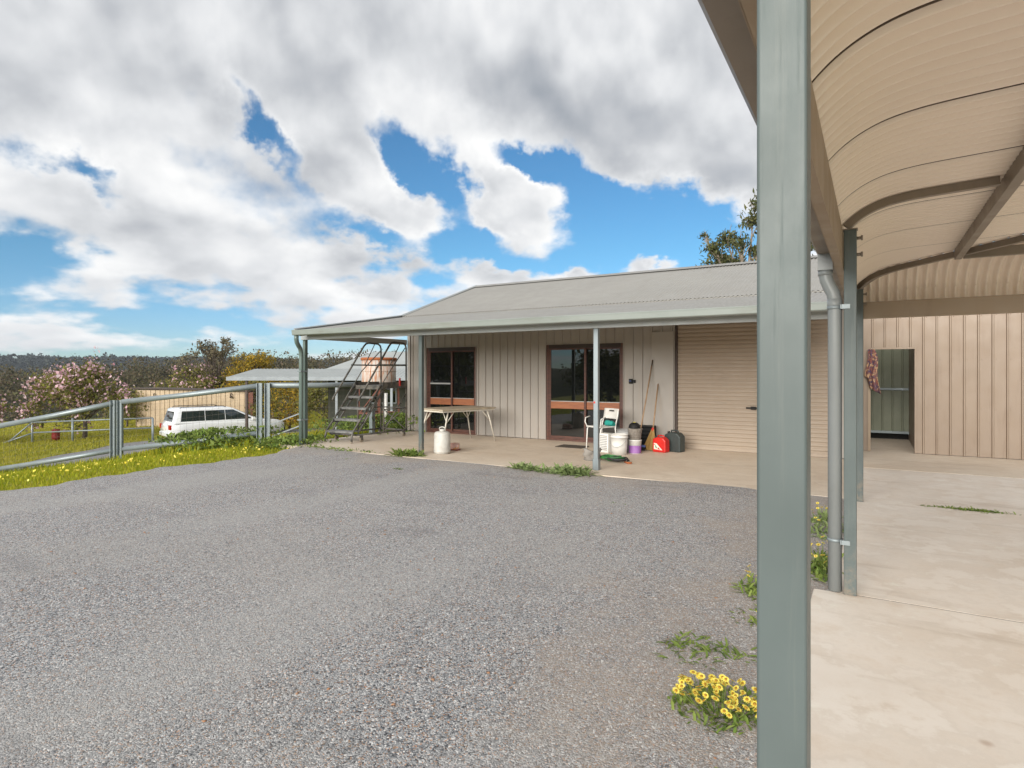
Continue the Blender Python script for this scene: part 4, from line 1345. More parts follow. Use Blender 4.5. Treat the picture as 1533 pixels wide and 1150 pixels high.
br = thing('push_broom', 'long dark handled broom with black head and blue edge leaning on the wall', 'broom', (-3.83, 11.15, 0))
MB().tube([(-3.87, 11.18, 0.10), (-3.81, 11.48, 0.95), (-3.77, 11.775, 1.74)], 0.0125, 8).build('handle', 'handle_wood', br, True)
MB().tube([(-3.797, 11.57, 1.18), (-3.7705, 11.773, 1.735)], 0.0132, 8).build('grip', 'handle_dark', br, True)
m = MB().box(-0.16, 0.12, -0.03, 0.03, 0.065, 0.105)
m.build('head', 'blue_plastic', br, bevel=0.008)
m = MB()
for k in range(28):
    x = -0.155 + 0.27 * k / 27
    for y in (-0.022, 0.0, 0.022):
        m.bar((x, y, 0.066), (x + random.uniform(-.015, .015), y * 1.5, 0.002), 0.009, 0.009)
m.build('bristle_block', 'black_plastic', br)
b2 = thing('straw_broom', 'straw broom with tan timber handle leaning on the wall', 'broom', (-3.60, 11.22, 0))
MB().tube([(-3.615, 11.30, 0.36), (-3.64, 11.55, 0.82), (-3.66, 11.775, 1.26)], 0.013, 8).build('handle', 'handle_wood', b2, True)
m = MB()
for k in range(70):
    u, v = random.uniform(-1, 1), random.uniform(-1, 1)
    m.bar((-3.615 + u * 0.02, 11.30 + v * 0.012, 0.40), (-3.62 + u * 0.13 - 0.03, 11.20 + v * 0.03, 0.01), 0.010, 0.008)
m.build('straw', 'broom_straw', b2, True)
MB().tube([(-3.617, 11.295, 0.36), (-3.614, 11.302, 0.43)], 0.022, 8).build('binding', 'red_plastic', b2, True)

def jerry(name, label, loc, rz, wdt, dep, h, material, red):
    t = thing(name, label, 'jerry can', loc, rz)
    m = MB()
    out_ = [(-wdt / 2, 0), (wdt / 2, 0), (wdt / 2, h * 0.72), (wdt * 0.28, h * 0.90), (-wdt * 0.18, h * 0.90), (-wdt / 2, h * 0.80)]
    m.prism(out_, 'y', -dep / 2, dep / 2)
    m.build('body', material, t, bevel=0.022, seg=3)
    hh = MB().tube([(-wdt * 0.22, 0, h * 0.86), (-wdt * 0.20, 0, h * 0.985), (0, 0, h), (wdt * 0.20, 0, h * 0.985), (wdt * 0.27, 0, h * 0.86)], 0.014, 8)
    hh.build('handle', material, t)
    MB().tube([(-wdt * 0.36, 0, h * 0.82), (-wdt * 0.40, 0, h * 0.93)], 0.026, 10).build('cap', 'black_plastic' if not red else 'dark_can', t)
    return t
jc = jerry('jerry_can', 'red plastic fuel can with a pale triangular label', (-3.40, 11.12, 0), R(-12), 0.27, 0.17, 0.31, 'red_plastic', True)
m = MB()
m.prism([(-0.10, 0.055), (0.075, 0.045), (-0.045, 0.165), (-0.10, 0.17)], 'y', -0.0875, -0.0858)
lb = m.build('label', 'label_white', jc)
m = MB()
m.prism([(-0.06, 0.075), (-0.03, 0.075), (-0.06, 0.13), (-0.075, 0.13)], 'y', -0.0895, -0.0878)
m.build('print', 'hose_green', lb)
m = MB()
m.prism([(-0.095, 0.135), (-0.07, 0.135), (-0.07, 0.15), (-0.095, 0.15)], 'y', -0.0895, -0.0878)
m.prism([(-0.02, 0.06), (0.03, 0.058), (-0.01, 0.095), (-0.02, 0.095)], 'y', -0.0895, -0.0878)
m.build('print', 'red_plastic', lb)
jerry('jerry_can', 'dark grey green jerry can standing beside the roller door', (-3.20, 11.33, 0), R(-15), 0.33, 0.20, 0.40, 'dark_can', False)

# sack and hose heaped by the third post
sk = lump(0.12, 0.13, 0.085, 21, 14, 0.45).build('sack', 'sack_grey')
sk.location = (-4.10, 9.52, 0.0)
tag(sk, 'crumpled grey sack lying behind the bare steel post', 'sack')
hs = thing('garden_hose', 'tangled green and black hose coiled on the slab by the post', 'hose', (-3.72, 9.55, 0))
def coil(cx, cy, r0, n, z0, seed, rad, squash=0.7):
    rg = random.Random(seed)
    pts = []
    for k in range(n * 14):
        a = 2 * PI * k / 14
        rr = r0 * (1 + 0.25 * math.sin(a * 0.37 + seed)) * (0.75 + 0.25 * math.sin(k * 0.21))
        pts.append((cx + rr * math.cos(a) + 0.02 * math.sin(k), cy + rr * squash * math.sin(a), rad + z0 + 0.012 * (k // 14) + 0.012 * math.sin(k * 0.9) ** 2))
    return pts
MB().tube(coil(-0.02, 0.03, 0.20, 5, 0.01, 3, 0.013), 0.013, 8).build('coil', 'hose_green', hs)
MB().tube(coil(0.10, -0.06, 0.17, 4, 0.02, 8, 0.013, 0.55), 0.013, 8).build('coil', 'hose_black', hs)
MB().tube([(0.22, -0.10, 0.02), (0.30, -0.16, 0.018), (0.36, -0.14, 0.018)], [0.012, 0.016, 0.02], 8).build('nozzle', 'rust', hs)
dm = MB().box(-5.45, -4.88, 10.78, 11.18, 0.002, 0.014).build('door_mat', 'mat_dark', bevel=0.004, seg=1)
tag(dm, 'dark worn mat lying before the glass door left of the chair', 'door mat')

# ------------------------------------------------------------------ behind the veranda end: rusty tank on stand
st = thing('metal_stand', 'rusty red angle iron stand holding up the old tank', 'stand', (-11.95, 12.65, 0))
zg = gz(-11.95, 12.65)
for sx in (-1, 1):
    for sy in (-1, 1):
        MB().bar((sx * 0.40, sy * 0.40, zg), (sx * 0.38, sy * 0.38, 1.16), 0.05, 0.05).build('leg', 'rust_dark', st)
m = MB()
for z in (1.14, 0.35):
    for s in (-1, 1):
        m.bar((-0.4, s * 0.385, z), (0.4, s * 0.385, z), 0.045, 0.045); m.bar((s * 0.385, -0.36, z), (s * 0.385, 0.36, z), 0.045, 0.045)
m.bar((-0.4, -0.38, 0.3), (0.4, -0.38, 1.1), 0.03, 0.03)
m.build('brace', 'rust_dark', st)
MB().box(-0.5, 0.5, -0.45, 0.45, 1.165, 1.20).build('deck', 'dark_brown', st)
tk = thing('rusty_tank', 'round pale steel tank streaked with rust standing on the red iron stand', 'tank', (-11.95, 12.65, 1.202))
MB().lathe([(0, 0), (0.47, 0), (0.475, 0.02), (0.475, 0.64), (0.46, 0.64), (0.45, 0.04), (0, 0.04)], n=36).build('drum', 'tank_rust', tk)
MB().lathe([(0.476, 0.62), (0.50, 0.63), (0.505, 0.68), (0.49, 0.70), (0.465, 0.69), (0.465, 0.62)], n=36).build('rim', 'rust', tk)
MB().lathe([(0.476, 0.30), (0.483, 0.31), (0.483, 0.33), (0.476, 0.34)], n=36).build('hoop', 'tank_rust', tk)
pp = MB().tube([(-10.85, 11.75, -0.1), (-10.85, 11.75, 0.95)], 0.045, 12).build('waste_pipe', 'white_plastic')
tag(pp, 'short white plastic pipe standing upright in the weeds by the shed corner', 'pipe')
rc = thing('gas_canister', 'small red canister standing in the weeds under the ladder', 'canister', (-11.15, 11.6, -0.06))
MB().lathe([(0, 0), (0.09, 0), (0.095, 0.02), (0.095, 0.36), (0.07, 0.43), (0.03, 0.45), (0.03, 0.49), (0, 0.49)], n=16).build('body', 'red_plastic', rc)
MB().tube([(0, 0, 0.48), (0, 0, 0.53), (0.06, 0, 0.54)], 0.014, 8).build('valve', 'black_plastic', rc)

# ------------------------------------------------------------------ things down the slope
FW = Vector((-math.sin(R(30.9)), math.cos(R(30.9)), 0))     # looking direction, used as a house axis
RT = Vector((math.cos(R(30.9)), math.sin(R(30.9)), 0))
# far beige shed
fs_ = thing('beige_outbuilding', 'low tan corrugated outbuilding with dark skillion roof behind the white car', 'shed', (-34.9, 21.1, -2.3), R(30.9))
L = 6.9
m = MB()
rib_wall(m, -3.4, 3.25, 0.0, 2.72, 0.0, [], pitch=0.28, h=0.03)
m.box(-3.40, -3.37, 0, 4, 0, 2.72); m.box(3.25, 3.28, 0.0, 4, 0, 2.55); m.box(-3.37, 3.25, 3.97, 4, 0, 2.4)
m.build('wall', 'far_shed_tin', fs_)
m = MB()
m.add([(-3.55, -0.15, 2.80), (3.45, -0.15, 2.62), (3.45, 4.2, 2.50), (-3.55, 4.2, 2.68), (-3.55, -0.15, 2.88), (3.45, -0.15, 2.70), (3.45, 4.2, 2.58), (-3.55, 4.2, 2.76)],
      [(3, 2, 1, 0), (4, 5, 6, 7), (0, 1, 5, 4), (1, 2, 6, 5), (2, 3, 7, 6), (3, 0, 4, 7)])
m.build('roof', 'dark_brown', fs_)
MB().box(3.285, 3.62, -0.03, 0.05, 0, 2.60).build('side_panel', 'rust_dark', fs_)
for x in (-2.25, 2.35):
    m = MB().tube([(x, -0.03, 2.50), (x, -0.12, 2.50), (x, -0.12, 2.38)], 0.03, 8)
    m.lathe([(0.0, 2.38), (0.07, 2.36), (0.08, 2.26), (0, 2.26)], (x, -0.12, 0), 12)
    m.build('wall_lamp', 'dark_brown', fs_)

# house with veranda
hs_ = thing('farm_house', 'grey roofed house with a low veranda behind the rolling ladder', 'house', (-17.0, 17.85, -1.0), R(30.9))
def HL(u, w_, z): return (u, w_, z + 1.0)
m = MB()
V, F = corr((-5.95, 0, 1.0), (1, 0, 0), 12.0, [(0, 0, 1.30), (0, 1.3, 1.47), (0, 2.6, 1.64)], 0.15, 0.012, 5)
link('veranda_roof', np_mesh('veranda_roof', V, F, True), 'house_roof', hs_)
m = MB().box(-5.97, 6.05, -0.06, 0.0, 2.16, 2.31)
m.build('fascia', 'house_fascia', hs_)
m = MB()
m.add([HL(-2.9, 2.55, 1.61), HL(6.1, 2.55, 1.61), HL(6.1, 8.9, 1.61), HL(-2.9, 8.9, 1.61), HL(-1.3, 5.6, 2.50), HL(4.5, 5.6, 2.50)],
      [(0, 1, 5, 4), (1, 2, 5), (2, 3, 4, 5), (3, 0, 4), (3, 2, 1, 0)])
m.build('roof', 'house_roof', hs_)
m = MB().box(-2.75, 6.0, 2.7, 8.7, 0.0, 2.60)
m.build('wall', 'house_wall', hs_)
for u in (-5.2, -3.0, -1.6, 0.6, 3.0, 5.6):
    MB().box(u - 0.045, u + 0.045, 0.02, 0.11, -0.2, 2.2).build('post', 'house_fascia' if u > -2 else 'dark_brown', hs_)
m = MB()
for z in (0.35, -0.15):
    MB().bar((-4.4, 0.3, z), (-2.8, 0.15, z + 0.6), 0.05, 0.05).build('stair_rail', 'house_fascia', hs_)
for u in (-0.9, 2.0):
    f = MB().box(u, u + 1.2, 2.66, 2.70, 1.1, 2.2).build('window', 'house_fascia', hs_)
    MB().box(u + 0.05, u + 1.15, 2.645, 2.66, 1.15, 2.15).build('pane', 'window_glass', f)

# white four wheel drive
def build_car():
    gx, gy = -27.9, 18.3
    z0 = -2.02
    c = thing('parked_car', 'white four wheel drive wagon parked in front of the tan outbuilding', 'car', (gx, gy, z0), R(74))
    st = [(-2.46, 0.56, 0.98, 0.80), (-2.40, 0.46, 1.10, 0.90), (-1.9, 0.40, 1.16, 0.955), (-1.0, 0.36, 1.17, 0.97), (0.4, 0.36, 1.16, 0.97), (1.1, 0.38, 1.14, 0.965), (1.9, 0.42, 1.10, 0.95), (2.6, 0.46, 1.04, 0.90), (2.84, 0.52, 0.94, 0.83), (2.92, 0.58, 0.84, 0.75)]
    V, F = [], []
    for x, zb, zt, hw in st:
        hgt = zt - zb
        sec = [(-hw * 0.9, zb), (-hw, zb + hgt * 0.12), (-hw, zb + hgt * 0.6), (-hw * 0.985, zb + hgt * 0.85), (-hw * 0.93, zt), (-hw * 0.5, zt + 0.02), (hw * 0.5, zt + 0.02), (hw * 0.93, zt), (hw * 0.985, zb + hgt * 0.85), (hw, zb + hgt * 0.6), (hw, zb + hgt * 0.12), (hw * 0.9, zb)]
        V += [(x, y, z) for y, z in sec]
    n = 12
    for i in range(len(st) - 1):
        for k in range(n):
            F.append((i * n + k, i * n + (k + 1) % n, (i + 1) * n + (k + 1) % n, (i + 1) * n + k))
    F += [tuple(range(n)), tuple((len(st) - 1) * n + k for k in range(n))]
    m = MB().add(V, F, True)
    # cabin
    cb = [(-2.36, 1.12, 0.91), (1.32, 1.12, 0.93)]
    ct = [(-2.16, 1.80, 0.74), (0.28, 1.80, 0.75)]
    rows = []
    def ring(xa, xb, hw, z, rr):
        return [(x, y, z) for x, y in rrect(xa, xb, -hw, hw, rr, 3)]
    rg = [ring(-2.36, 1.62, 0.925, 1.12, 0.14), ring(-2.20, 0.40, 0.785, 1.74, 0.14), ring(-2.10, 0.20, 0.72, 1.805, 0.16), ring(-1.85, -0.1, 0.45, 1.83, 0.2)]
    V = [p for r0 in rg for p in r0]
    n = len(rg[0])
    F = [(i * n + k, i * n + (k + 1) % n, (i + 1) * n + (k + 1) % n, (i + 1) * n + k) for i in range(3) for k in range(n)]
    F.append(tuple(3 * n + k for k in range(n)))
    m.add(V, F, True)
    body = m.build('body', 'car_paint', c)
    def side(x, z, s, off=0.004):
        t = (z - 1.12) / 0.62
        return (x, s * (0.925 - 0.14 * t + off), z)
    for s in (-1, 1):
        for (xa, xb, xc, xd) in ((-2.02, -0.97, -0.97, -1.95), (-0.945, -0.065, -0.065, -0.945), (-0.035, 1.26, 0.34, -0.035)):
            mm = MB()
            lo, hi = 1.20, 1.68
            vs = [side(xa, lo, s), side(xb, lo, s), side(xc, hi, s), side(xd, hi, s)] + [side(xa, lo, s, -0.03), side(xb, lo, s, -0.03), side(xc, hi, s, -0.03), side(xd, hi, s, -0.03)]
            mm.add(vs, [(0, 1, 2, 3), (7, 6, 5, 4), (0, 4, 5, 1), (1, 5, 6, 2), (2, 6, 7, 3), (3, 7, 4, 0)])
            mm.build('side_window', 'car_glass', c)
        mm = MB().tube([(-2.0, s * 0.66, 1.815), (-1.9, s * 0.66, 1.865), (-0.1, s * 0.66, 1.865), (0.05, s * 0.66, 1.81)], 0.018, 6)
        mm.build('roof_rail', 'car_trim', c)
        MB().box(1.16, 1.34, s * 0.96, s * 1.08, 1.12, 1.28).build('mirror', 'car_paint', c, bevel=0.03)
        MB().box(-2.485, -2.40, s * 0.66, s * 0.90, 0.84, 1.06).build('tail_light', 'tail_red', c, bevel=0.01)
        MB().box(2.70, 2.89, s * 0.55, s * 0.82, 0.74, 0.90).build('headlight', 'alu', c, bevel=0.02)
        for x in (-1.45, 1.72):
            t = MB().lathe([(0.24, -0.11), (0.36, -0.12), (0.385, -0.08), (0.385, 0.08), (0.36, 0.12), (0.24, 0.11), (0.24, -0.11)], n=24)
            t.v = [(x + a, s * 0.88 + zc_, 0.385 + b) for a, b, zc_ in t.v]
            w_ = t.build('wheel', 'black_rubber', c)
            t = MB().lathe([(0.0, 0.09), (0.06, 0.10), (0.20, 0.07), (0.24, 0.10), (0.24, -0.1), (0, -0.1)], n=20)
            t.v = [(x + a, s * (0.88 + zc_), 0.385 + b) for a, b, zc_ in t.v]
            t.build('rim', 'rim', w_)
    mm = MB()
    def rear(y, z):
        t = (z - 1.12) / 0.62
        return (-2.36 + 0.16 * t - 0.006, y, z)
    vs = [rear(-0.74, 1.2), rear(0.74, 1.2), rear(0.64, 1.66), rear(-0.64, 1.66)]
    vs += [(a + 0.03, b, d) for a, b, d in vs]
    mm.add(vs, [(3, 2, 1, 0), (4, 5, 6, 7), (0, 1, 5, 4), (1, 2, 6, 5), (2, 3, 7, 6), (3, 0, 4, 7)])
    mm.build('rear_window', 'car_glass', c)
    mm = MB()
    def wind(y, z):
        t = (z - 1.12) / 0.62
        return (1.62 - 1.22 * t + 0.010, y, z + 0.006)
    vs = [wind(-0.76, 1.19), wind(0.76, 1.19), wind(0.66, 1.68), wind(-0.66, 1.68)]
    vs += [(a - 0.03, b, d - 0.02) for a, b, d in vs]
    mm.add(vs, [(0, 1, 2, 3), (7, 6, 5, 4), (0, 4, 5, 1), (1, 5, 6, 2), (2, 6, 7, 3), (3, 7, 4, 0)])
    mm.build('windscreen', 'car_glass', c)
    MB().box(-2.52, -2.38, -0.82, 0.82, 0.50, 0.70).build('bumper', 'car_paint', c, bevel=0.04)
    MB().box(2.82, 2.97, -0.78, 0.78, 0.46, 0.66).build('bumper', 'car_trim', c, bevel=0.04)
    MB().box(-2.495, -2.46, -0.26, 0.26, 0.80, 0.92).build('number_plate', 'label_white', c)
build_car()

# far rail fence
def far_fence():
    A, B_ = Vector((-33.6, 12.6, 0)), Vector((-29.0, 15.6, 0))
    t = thing('paddock_fence', 'distant two rail pipe fence in front of the pink blossom tree', 'fence', (-31.0, 14.0, gz(-31, 14)))
    n = 3
    for k in range(n + 1):
        p = A.lerp(B_, k / n)
        MB().tube([(p.x, p.y, -2.0), (p.x, p.y, -0.66)], 0.05, 8).build('post', 'galv', t, True)
    for z0, z1 in ((-0.85, -0.66), (-1.33, -1.12)):
        MB().tube([(A.x, A.y, z0), (B_.x, B_.y, z1)], 0.035, 8).build('rail', 'galv', t, True)
    MB().tube([(A.x, A.y, -0.85), (A.x - 1.0, A.y - 0.75, -1.95)], 0.035, 8).build('stay', 'galv', t, True)
    MB().tube([(A.x, A.y, -1.35), (A.x - 1.2, A.y - 0.9, -1.9)], 0.035, 8).build('stay', 'galv', t, True)
    q = A.lerp(B_, 0.10)
    d_ = thing('oil_drum', 'small red drum standing behind the end post of the distant rail fence', 'drum', (q.x - 0.35, q.y + 0.6, gz(q.x, q.y)))
    MB().lathe([(0, 0), (0.16, 0), (0.165, 0.2), (0.172, 0.22), (0.165, 0.24), (0.165, 0.44), (0.172, 0.46), (0.165, 0.48), (0.16, 0.56), (0, 0.56)], n=18).build('shell', 'drum_red', d_)
far_fence()

# ------------------------------------------------------------------ trees
def tree(name, label, base, clumps, trunk_r, leaf_n, leaf_s, leaf_m, bark='bark', blossom=None, group=None, aspect=0.5, droop=0.0, fork=0.35, spread=0.45, twigs=0, shell=False):
    """clumps: list of (x,y,z,radius) relative to the base; a limb runs to each; leaves scatter round each clump"""
    t = thing(name, label, 'tree', base, 0, group)
    top = max(c[2] for c in clumps)
    m = MB()
    fz = top * fork
    m.tube([(0, 0, -0.3), (0.03, 0.02, fz * 0.5), (0, 0, fz)], [trunk_r * 1.15, trunk_r * 0.9, trunk_r * 0.75], 9)
    m.build('trunk', bark, t)
    b = MB()
    for (x, y, z, r0) in clumps:
        k = random.uniform(0.75, 1.0)
        mid = Vector((x * 0.45 + random.uniform(-.1, .1) * r0, y * 0.45 + random.uniform(-.1, .1) * r0, fz * k + (z - fz * k) * 0.55))
        b.tube([(0, 0, fz * k), mid, (x, y, z)], [trunk_r * 0.5, trunk_r * 0.3, trunk_r * 0.1], 6, False)
        for q in range(twigs):
            d = Vector((random.gauss(0, 1), random.gauss(0, 1), random.gauss(0.5, 0.8))).normalized() * r0 * random.uniform(0.5, 1.1)
            c = Vector((x, y, z)); s0 = mid.lerp(c, random.uniform(0.5, 1))
            b.tube([s0, s0.lerp(c + d, 0.5) + Vector((0, 0, 0.05 * r0)), c + d], [trunk_r * 0.14, trunk_r * 0.09, trunk_r * 0.03], 4, False)
    b.build('limb', bark, t)
    tot = sum(c[3] ** 2 for c in clumps)
    P_ = []
    for (x, y, z, r0) in clumps:
        n = max(6, int(leaf_n * r0 ** 2 / tot))
        d = RNG.normal(size=(n, 3))
        if shell:
            d /= np.linalg.norm(d, axis=1)[:, None]
            d *= RNG.uniform(0.6, 1.08, n)[:, None]
            d[:, 2] = np.where(d[:, 2] < 0, d[:, 2] * 0.5, d[:, 2])
            P_.append(np.array([x, y, z]) + d * r0 * np.array([1, 1, 0.75]))
        else:
            P_.append(np.array([x, y, z]) + d * r0 * spread * np.array([1, 1, 0.8]))
    P_ = np.concatenate(P_)
    V, F = leaf_cloud(P_, leaf_s, aspect, droop)
    link('crown', np_mesh('crown', V, F), leaf_m, t)
    if blossom:
        bm_, bn, bs_ = blossom
        sel = P_[RNG.choice(len(P_), bn // 4)]
        c = np.array([0, 0, top * 0.5])
        out_d = sel - c
        sel = sel + out_d * 0.10
        Q = (sel[:, None, :] + RNG.normal(size=(len(sel), 4, 3)) * bs_ * 0.9).reshape(-1, 3)
        V, F = leaf_cloud(Q, bs_, 0.8)
        link('blossom', np_mesh('blossom', V, F), bm_, t)
    return t

def dome(n, rx, ry, z0, z1, rmin, rmax, seed, low=0.0):
    rg = random.Random(seed)
    out_ = []
    for k in range(n):
        a = rg.uniform(0, 2 * PI)
        t = rg.random() ** 0.55
        z = z0 + (z1 - z0) * rg.random() ** 0.8
        f = math.sqrt(max(0.05, 1 - ((z - z0) / (z1 - z0)) ** 2 * 0.9))
        out_.append((math.cos(a) * rx * t * f, math.sin(a) * ry * t * f, z, rg.uniform(rmin, rmax)))
    return out_

def at(px_d, depth):
    """a place given as bearing (degrees left of the looking direction) and distance along it"""
    p = FW * depth - RT * (depth * math.tan(R(px_d)))
    return p.x, p.y

x, y = -33.2, 14.6
tree('blossom_tree', 'broad tree covered in pink blossom beyond the fence at the far left', (x, y, gz(x, y)), dome(34, 2.25, 2.1, 0.9, 3.3, 0.45, 0.8, 3), 0.11, 5200, 0.16, 'olive_leaf', blossom=('pink_blossom', 2300, 0.115), twigs=3)
x, y = -36.2, 10.9
tree('blossom_tree', 'small pink blossom bush at the left edge behind the fence rails', (x, y, gz(x, y)), dome(16, 1.9, 1.6, 0.5, 1.9, 0.4, 0.7, 5), 0.07, 1800, 0.15, 'olive_leaf', blossom=('pink_blossom', 1300, 0.12), twigs=3)
x, y = -42.4, 26.8
bz = gz(x, y)
cl = dome(26, 2.5, 2.3, 1.6, 3.4, 0.5, 0.9, 8)
tree('blossom_tree', 'bushy tree with a few pink flowers behind the tan outbuilding roof', (x - 1.0, y - 0.4, bz), cl + [(-3.3, -0.8, 1.9, 0.6), (-3.7, -1.2, 1.5, 0.6), (-2.9, -1.0, 2.3, 0.5)], 0.12, 4600, 0.17, 'olive_leaf', blossom=('pink_blossom', 700, 0.15), twigs=3)
cl = [(c[0], c[1], c[2], c[3]) for c in dome(46, 3.0, 2.3, 3.3, 5.7, 0.3, 0.5, 9)]
tree('bare_tree', 'tall thin leaved tree with open crown against the sky above the tan outbuilding', (x + 0.3, y + 0.4, bz), cl, 0.11, 2300, 0.16, 'sparse_leaf', fork=0.3, twigs=3, spread=0.42)
x, y = -38.9, 28.2
tree('wattle_tree', 'rounded tree with yellow orange flowering foliage behind the low veranda roof', (x, y, gz(x, y)), dome(46, 2.7, 2.4, 1.2, 4.3, 0.55, 0.9, 12), 0.14, 12000, 0.15, 'wattle_leaf', twigs=1, shell=True)
# dark shrubs beside the house
for i, (dg, dp_, hgt, wd, lm, lab) in enumerate(((20.3, 33, 2.3, 1.5, 'wattle_leaf', 'yellow green shrub between the double fence post and the veranda post'), (22.6, 37, 2.6, 1.5, 'olive_leaf', 'dark olive shrub behind the double fence post under the low veranda roof'), (32.6, 36, 1.9, 1.6, 'olive_leaf', 'olive shrub between the blossom tree and the tan outbuilding'), (17.2, 32, 2.2, 1.4, 'olive_leaf', 'olive shrub seen just right of the dark green veranda post'))):
    x, y = at(dg, dp_)
    tree('shrub', lab, (x, y, gz(x, y)), dome(14, wd, wd * 0.9, 0.5, hgt, 0.4, 0.7, 30 + i), 0.06, 3200, 0.13, lm, twigs=2)
# gum tree behind the roof
gx, gy = -4.6, 27.5
gcl = [(-1.7, 0, 6.05, 0.8), (-1.2, 0.4, 6.5, 0.8), (-0.6, 0.2, 6.2, 0.9), (-1.5, 0.2, 7.0, 0.75), (-0.9, 0.1, 7.35, 0.75), (-0.25, -0.3, 7.0, 0.7), (-1.95, 0.4, 7.7, 0.3), (0.2, 0, 8.0, 0.8), (0.5, 0.2, 8.7, 0.8),
       (1.0, 0.1, 6.4, 1.0), (1.2, -0.2, 7.4, 1.0), (0.9, 0.2, 9.3, 0.8), (1.9, 0.2, 8.2, 1.1), (2.4, 0.1, 7.0, 1.1), (0.25, 0.1, 6.7, 0.6)]
tree('gum_tree', 'tall eucalyptus with open clumped crown rising behind the shed roof', (gx, gy, gz(gx, gy) - 0.0), [(a - 0.0, b, c + 1.2 - gz(gx, gy) - 1.2, d * 0.85) for a, b, c, d in gcl], 0.22, 5600, 0.19, 'gum_leaf', bark='bark_pale', aspect=0.32, droop=0.8, fork=0.42, twigs=7, spread=0.33)
# trees behind the photographer: only seen mirrored in the door glass
for i, (x, y, hgt, wd) in enumerate(((-29, -15, 6.5, 3.8), (-35, -20, 7.0, 4.2), (-25, -8, 4.2, 2.8), (-21, -26, 4.6, 3.0), (-17, -19, 3.4, 2.2))):
    tree('reflected_tree', ('tall dark tree mirrored in the left door glass', 'broad dark tree mirrored in the left door glass', 'low wide tree mirrored in the left door glass', 'leafy tree mirrored in the right door glass', 'small dark tree mirrored in the right door glass')[i], (x, y, gz(x, y)), dome(22, wd, wd, 1.5, hgt, 0.9, 1.5, 50 + i), 0.2, 2600, 0.4, 'gum_leaf', twigs=0)

# forests on the hills
def forest(name, label, n, r0, r1, a0, a1, h0, h1, q, leaf, lm):
    r = np.sqrt(RNG.uniform(r0 ** 2, r1 ** 2, n)); a = np.radians(RNG.uniform(a0, a1, n))
    x, y = r * np.sin(a), r * np.cos(a)
    z = ground_z(x, y)
    h = RNG.uniform(h0, h1, n)
    d = RNG.normal(size=(n, q, 3))
    d /= np.linalg.norm(d, axis=2)[..., None]
    d *= RNG.uniform(0.5, 1.0, (n, q, 1))
    lob = RNG.normal(size=(n, 1, 3)) * 0.2
    P_ = np.stack([x, y, z + h * 0.62], -1)[:, None, :] + (d + lob * np.sign(d)) * (h[:, None, None] * np.array([0.42, 0.42, 0.42]))
    V, F = leaf_cloud(P_.reshape(-1, 3), leaf, 0.75)
    o = link(name, np_mesh(name, V, F), lm)
    tag(o, label, 'forest', kind='stuff')
forest('hillside_forest', 'olive brown bushland covering the slope below the far ridge', 1800, 88, 250, -88, -18, 4.5, 8, 160, 0.42, 'hill_leaf')
forest('ridge_forest', 'dark wooded ridge along the horizon at the left', 6000, 560, 1010, -88, -20, 8, 12, 30, 2.5, 'far_leaf')

# ------------------------------------------------------------------ grass and weeds
def blades(name, label, n, sampler, h0, h1, wd, lm, bend=0.5, lift=0.0, zf=None, cat='grass'):
    P_ = sampler(n)
    n = len(P_)
    z = (zf or ground_z)(P_[:, 0], P_[:, 1]) + lift
    a = RNG.uniform(0, 2 * PI, n)
    h = RNG.uniform(h0, h1, n)
    dx_, dy_ = np.cos(a), np.sin(a)
    b = RNG.uniform(0.1, bend, n)
    base = np.stack([P_[:, 0], P_[:, 1], z - 0.01], -1)
    sd = np.stack([-dy_, dx_, np.zeros(n)], -1) * wd
    midp = base + np.stack([dx_ * b * h * 0.35, dy_ * b * h * 0.35, h * 0.6], -1)
    tip = base + np.stack([dx_ * b * h, dy_ * b * h, h * (1 - 0.25 * b)], -1)
    V = np.stack([base - sd, base + sd, midp + sd * 0.8, midp - sd * 0.8, tip], 1).reshape(-1, 3)
    k = np.arange(n)[:, None] * 5
    F = np.concatenate([k + np.array([0, 1, 2]), k + np.array([0, 2, 3]), k + np.array([3, 2, 4])])
    o = link(name, np_mesh(name, V, F), lm)
    return tag(o, label, cat, kind='stuff')

def fence_y(x):
    xs = [-21, -17.7, -14.85, -11.7, -10.45]; ys = [4.3, 5.85, 7.2, 8.72, 10.75]
    return np.interp(x, xs, ys)
def verge(n):
    y = RNG.uniform(0.5, 10.8, n); x = RNG.uniform(-20, -9.5, n)
    e = np.array([gravel_edge(q) for q in y])
    k = (x < e + 0.16 * (RNG.random(n) ** 3) + 0.02) & ((y < 8.1) | (x < -10.5))
    k &= (np.hypot(x, y) > 5)
    return np.stack([x[k], y[k]], -1)
blades('grass', 'bright green mown grass verge between the gravel and the pipe fence', 90000, verge, 0.03, 0.09, 0.006, 'grass')
def field(n):
    x = RNG.uniform(-46, -10.6, n); y = RNG.uniform(5, 38, n)
    k = (y > fence_y(x) + 0.2) & (np.hypot(x + 24, y - 14) < 28)
    # keep off the driveway
    cs = np.array([(-17.5, 1.5), (-20.5, 6.5), (-24.5, 11), (-28.5, 16.5), (-27, 21.5)])
    dd = np.full(n, 99.0)
    for p, q in zip(cs[:-1], cs[1:]):
        v = q - p
        t = np.clip(((x - p[0]) * v[0] + (y - p[1]) * v[1]) / (v @ v), 0, 1)
        dd = np.minimum(dd, np.hypot(x - p[0] - t * v[0], y - p[1] - t * v[1]))
    k &= dd > 1.5
    k &= ~((x < -28) & (y > 19) & (x > -40) & (y < 27) & (np.hypot(x + 34.9, y - 21.1) < 2.0))
    return np.stack([x[k], y[k]], -1)
blades('grass', 'rough yellow green pasture grass beyond the pipe fence', 120000, field, 0.06, 0.18, 0.016, 'grass_dry')
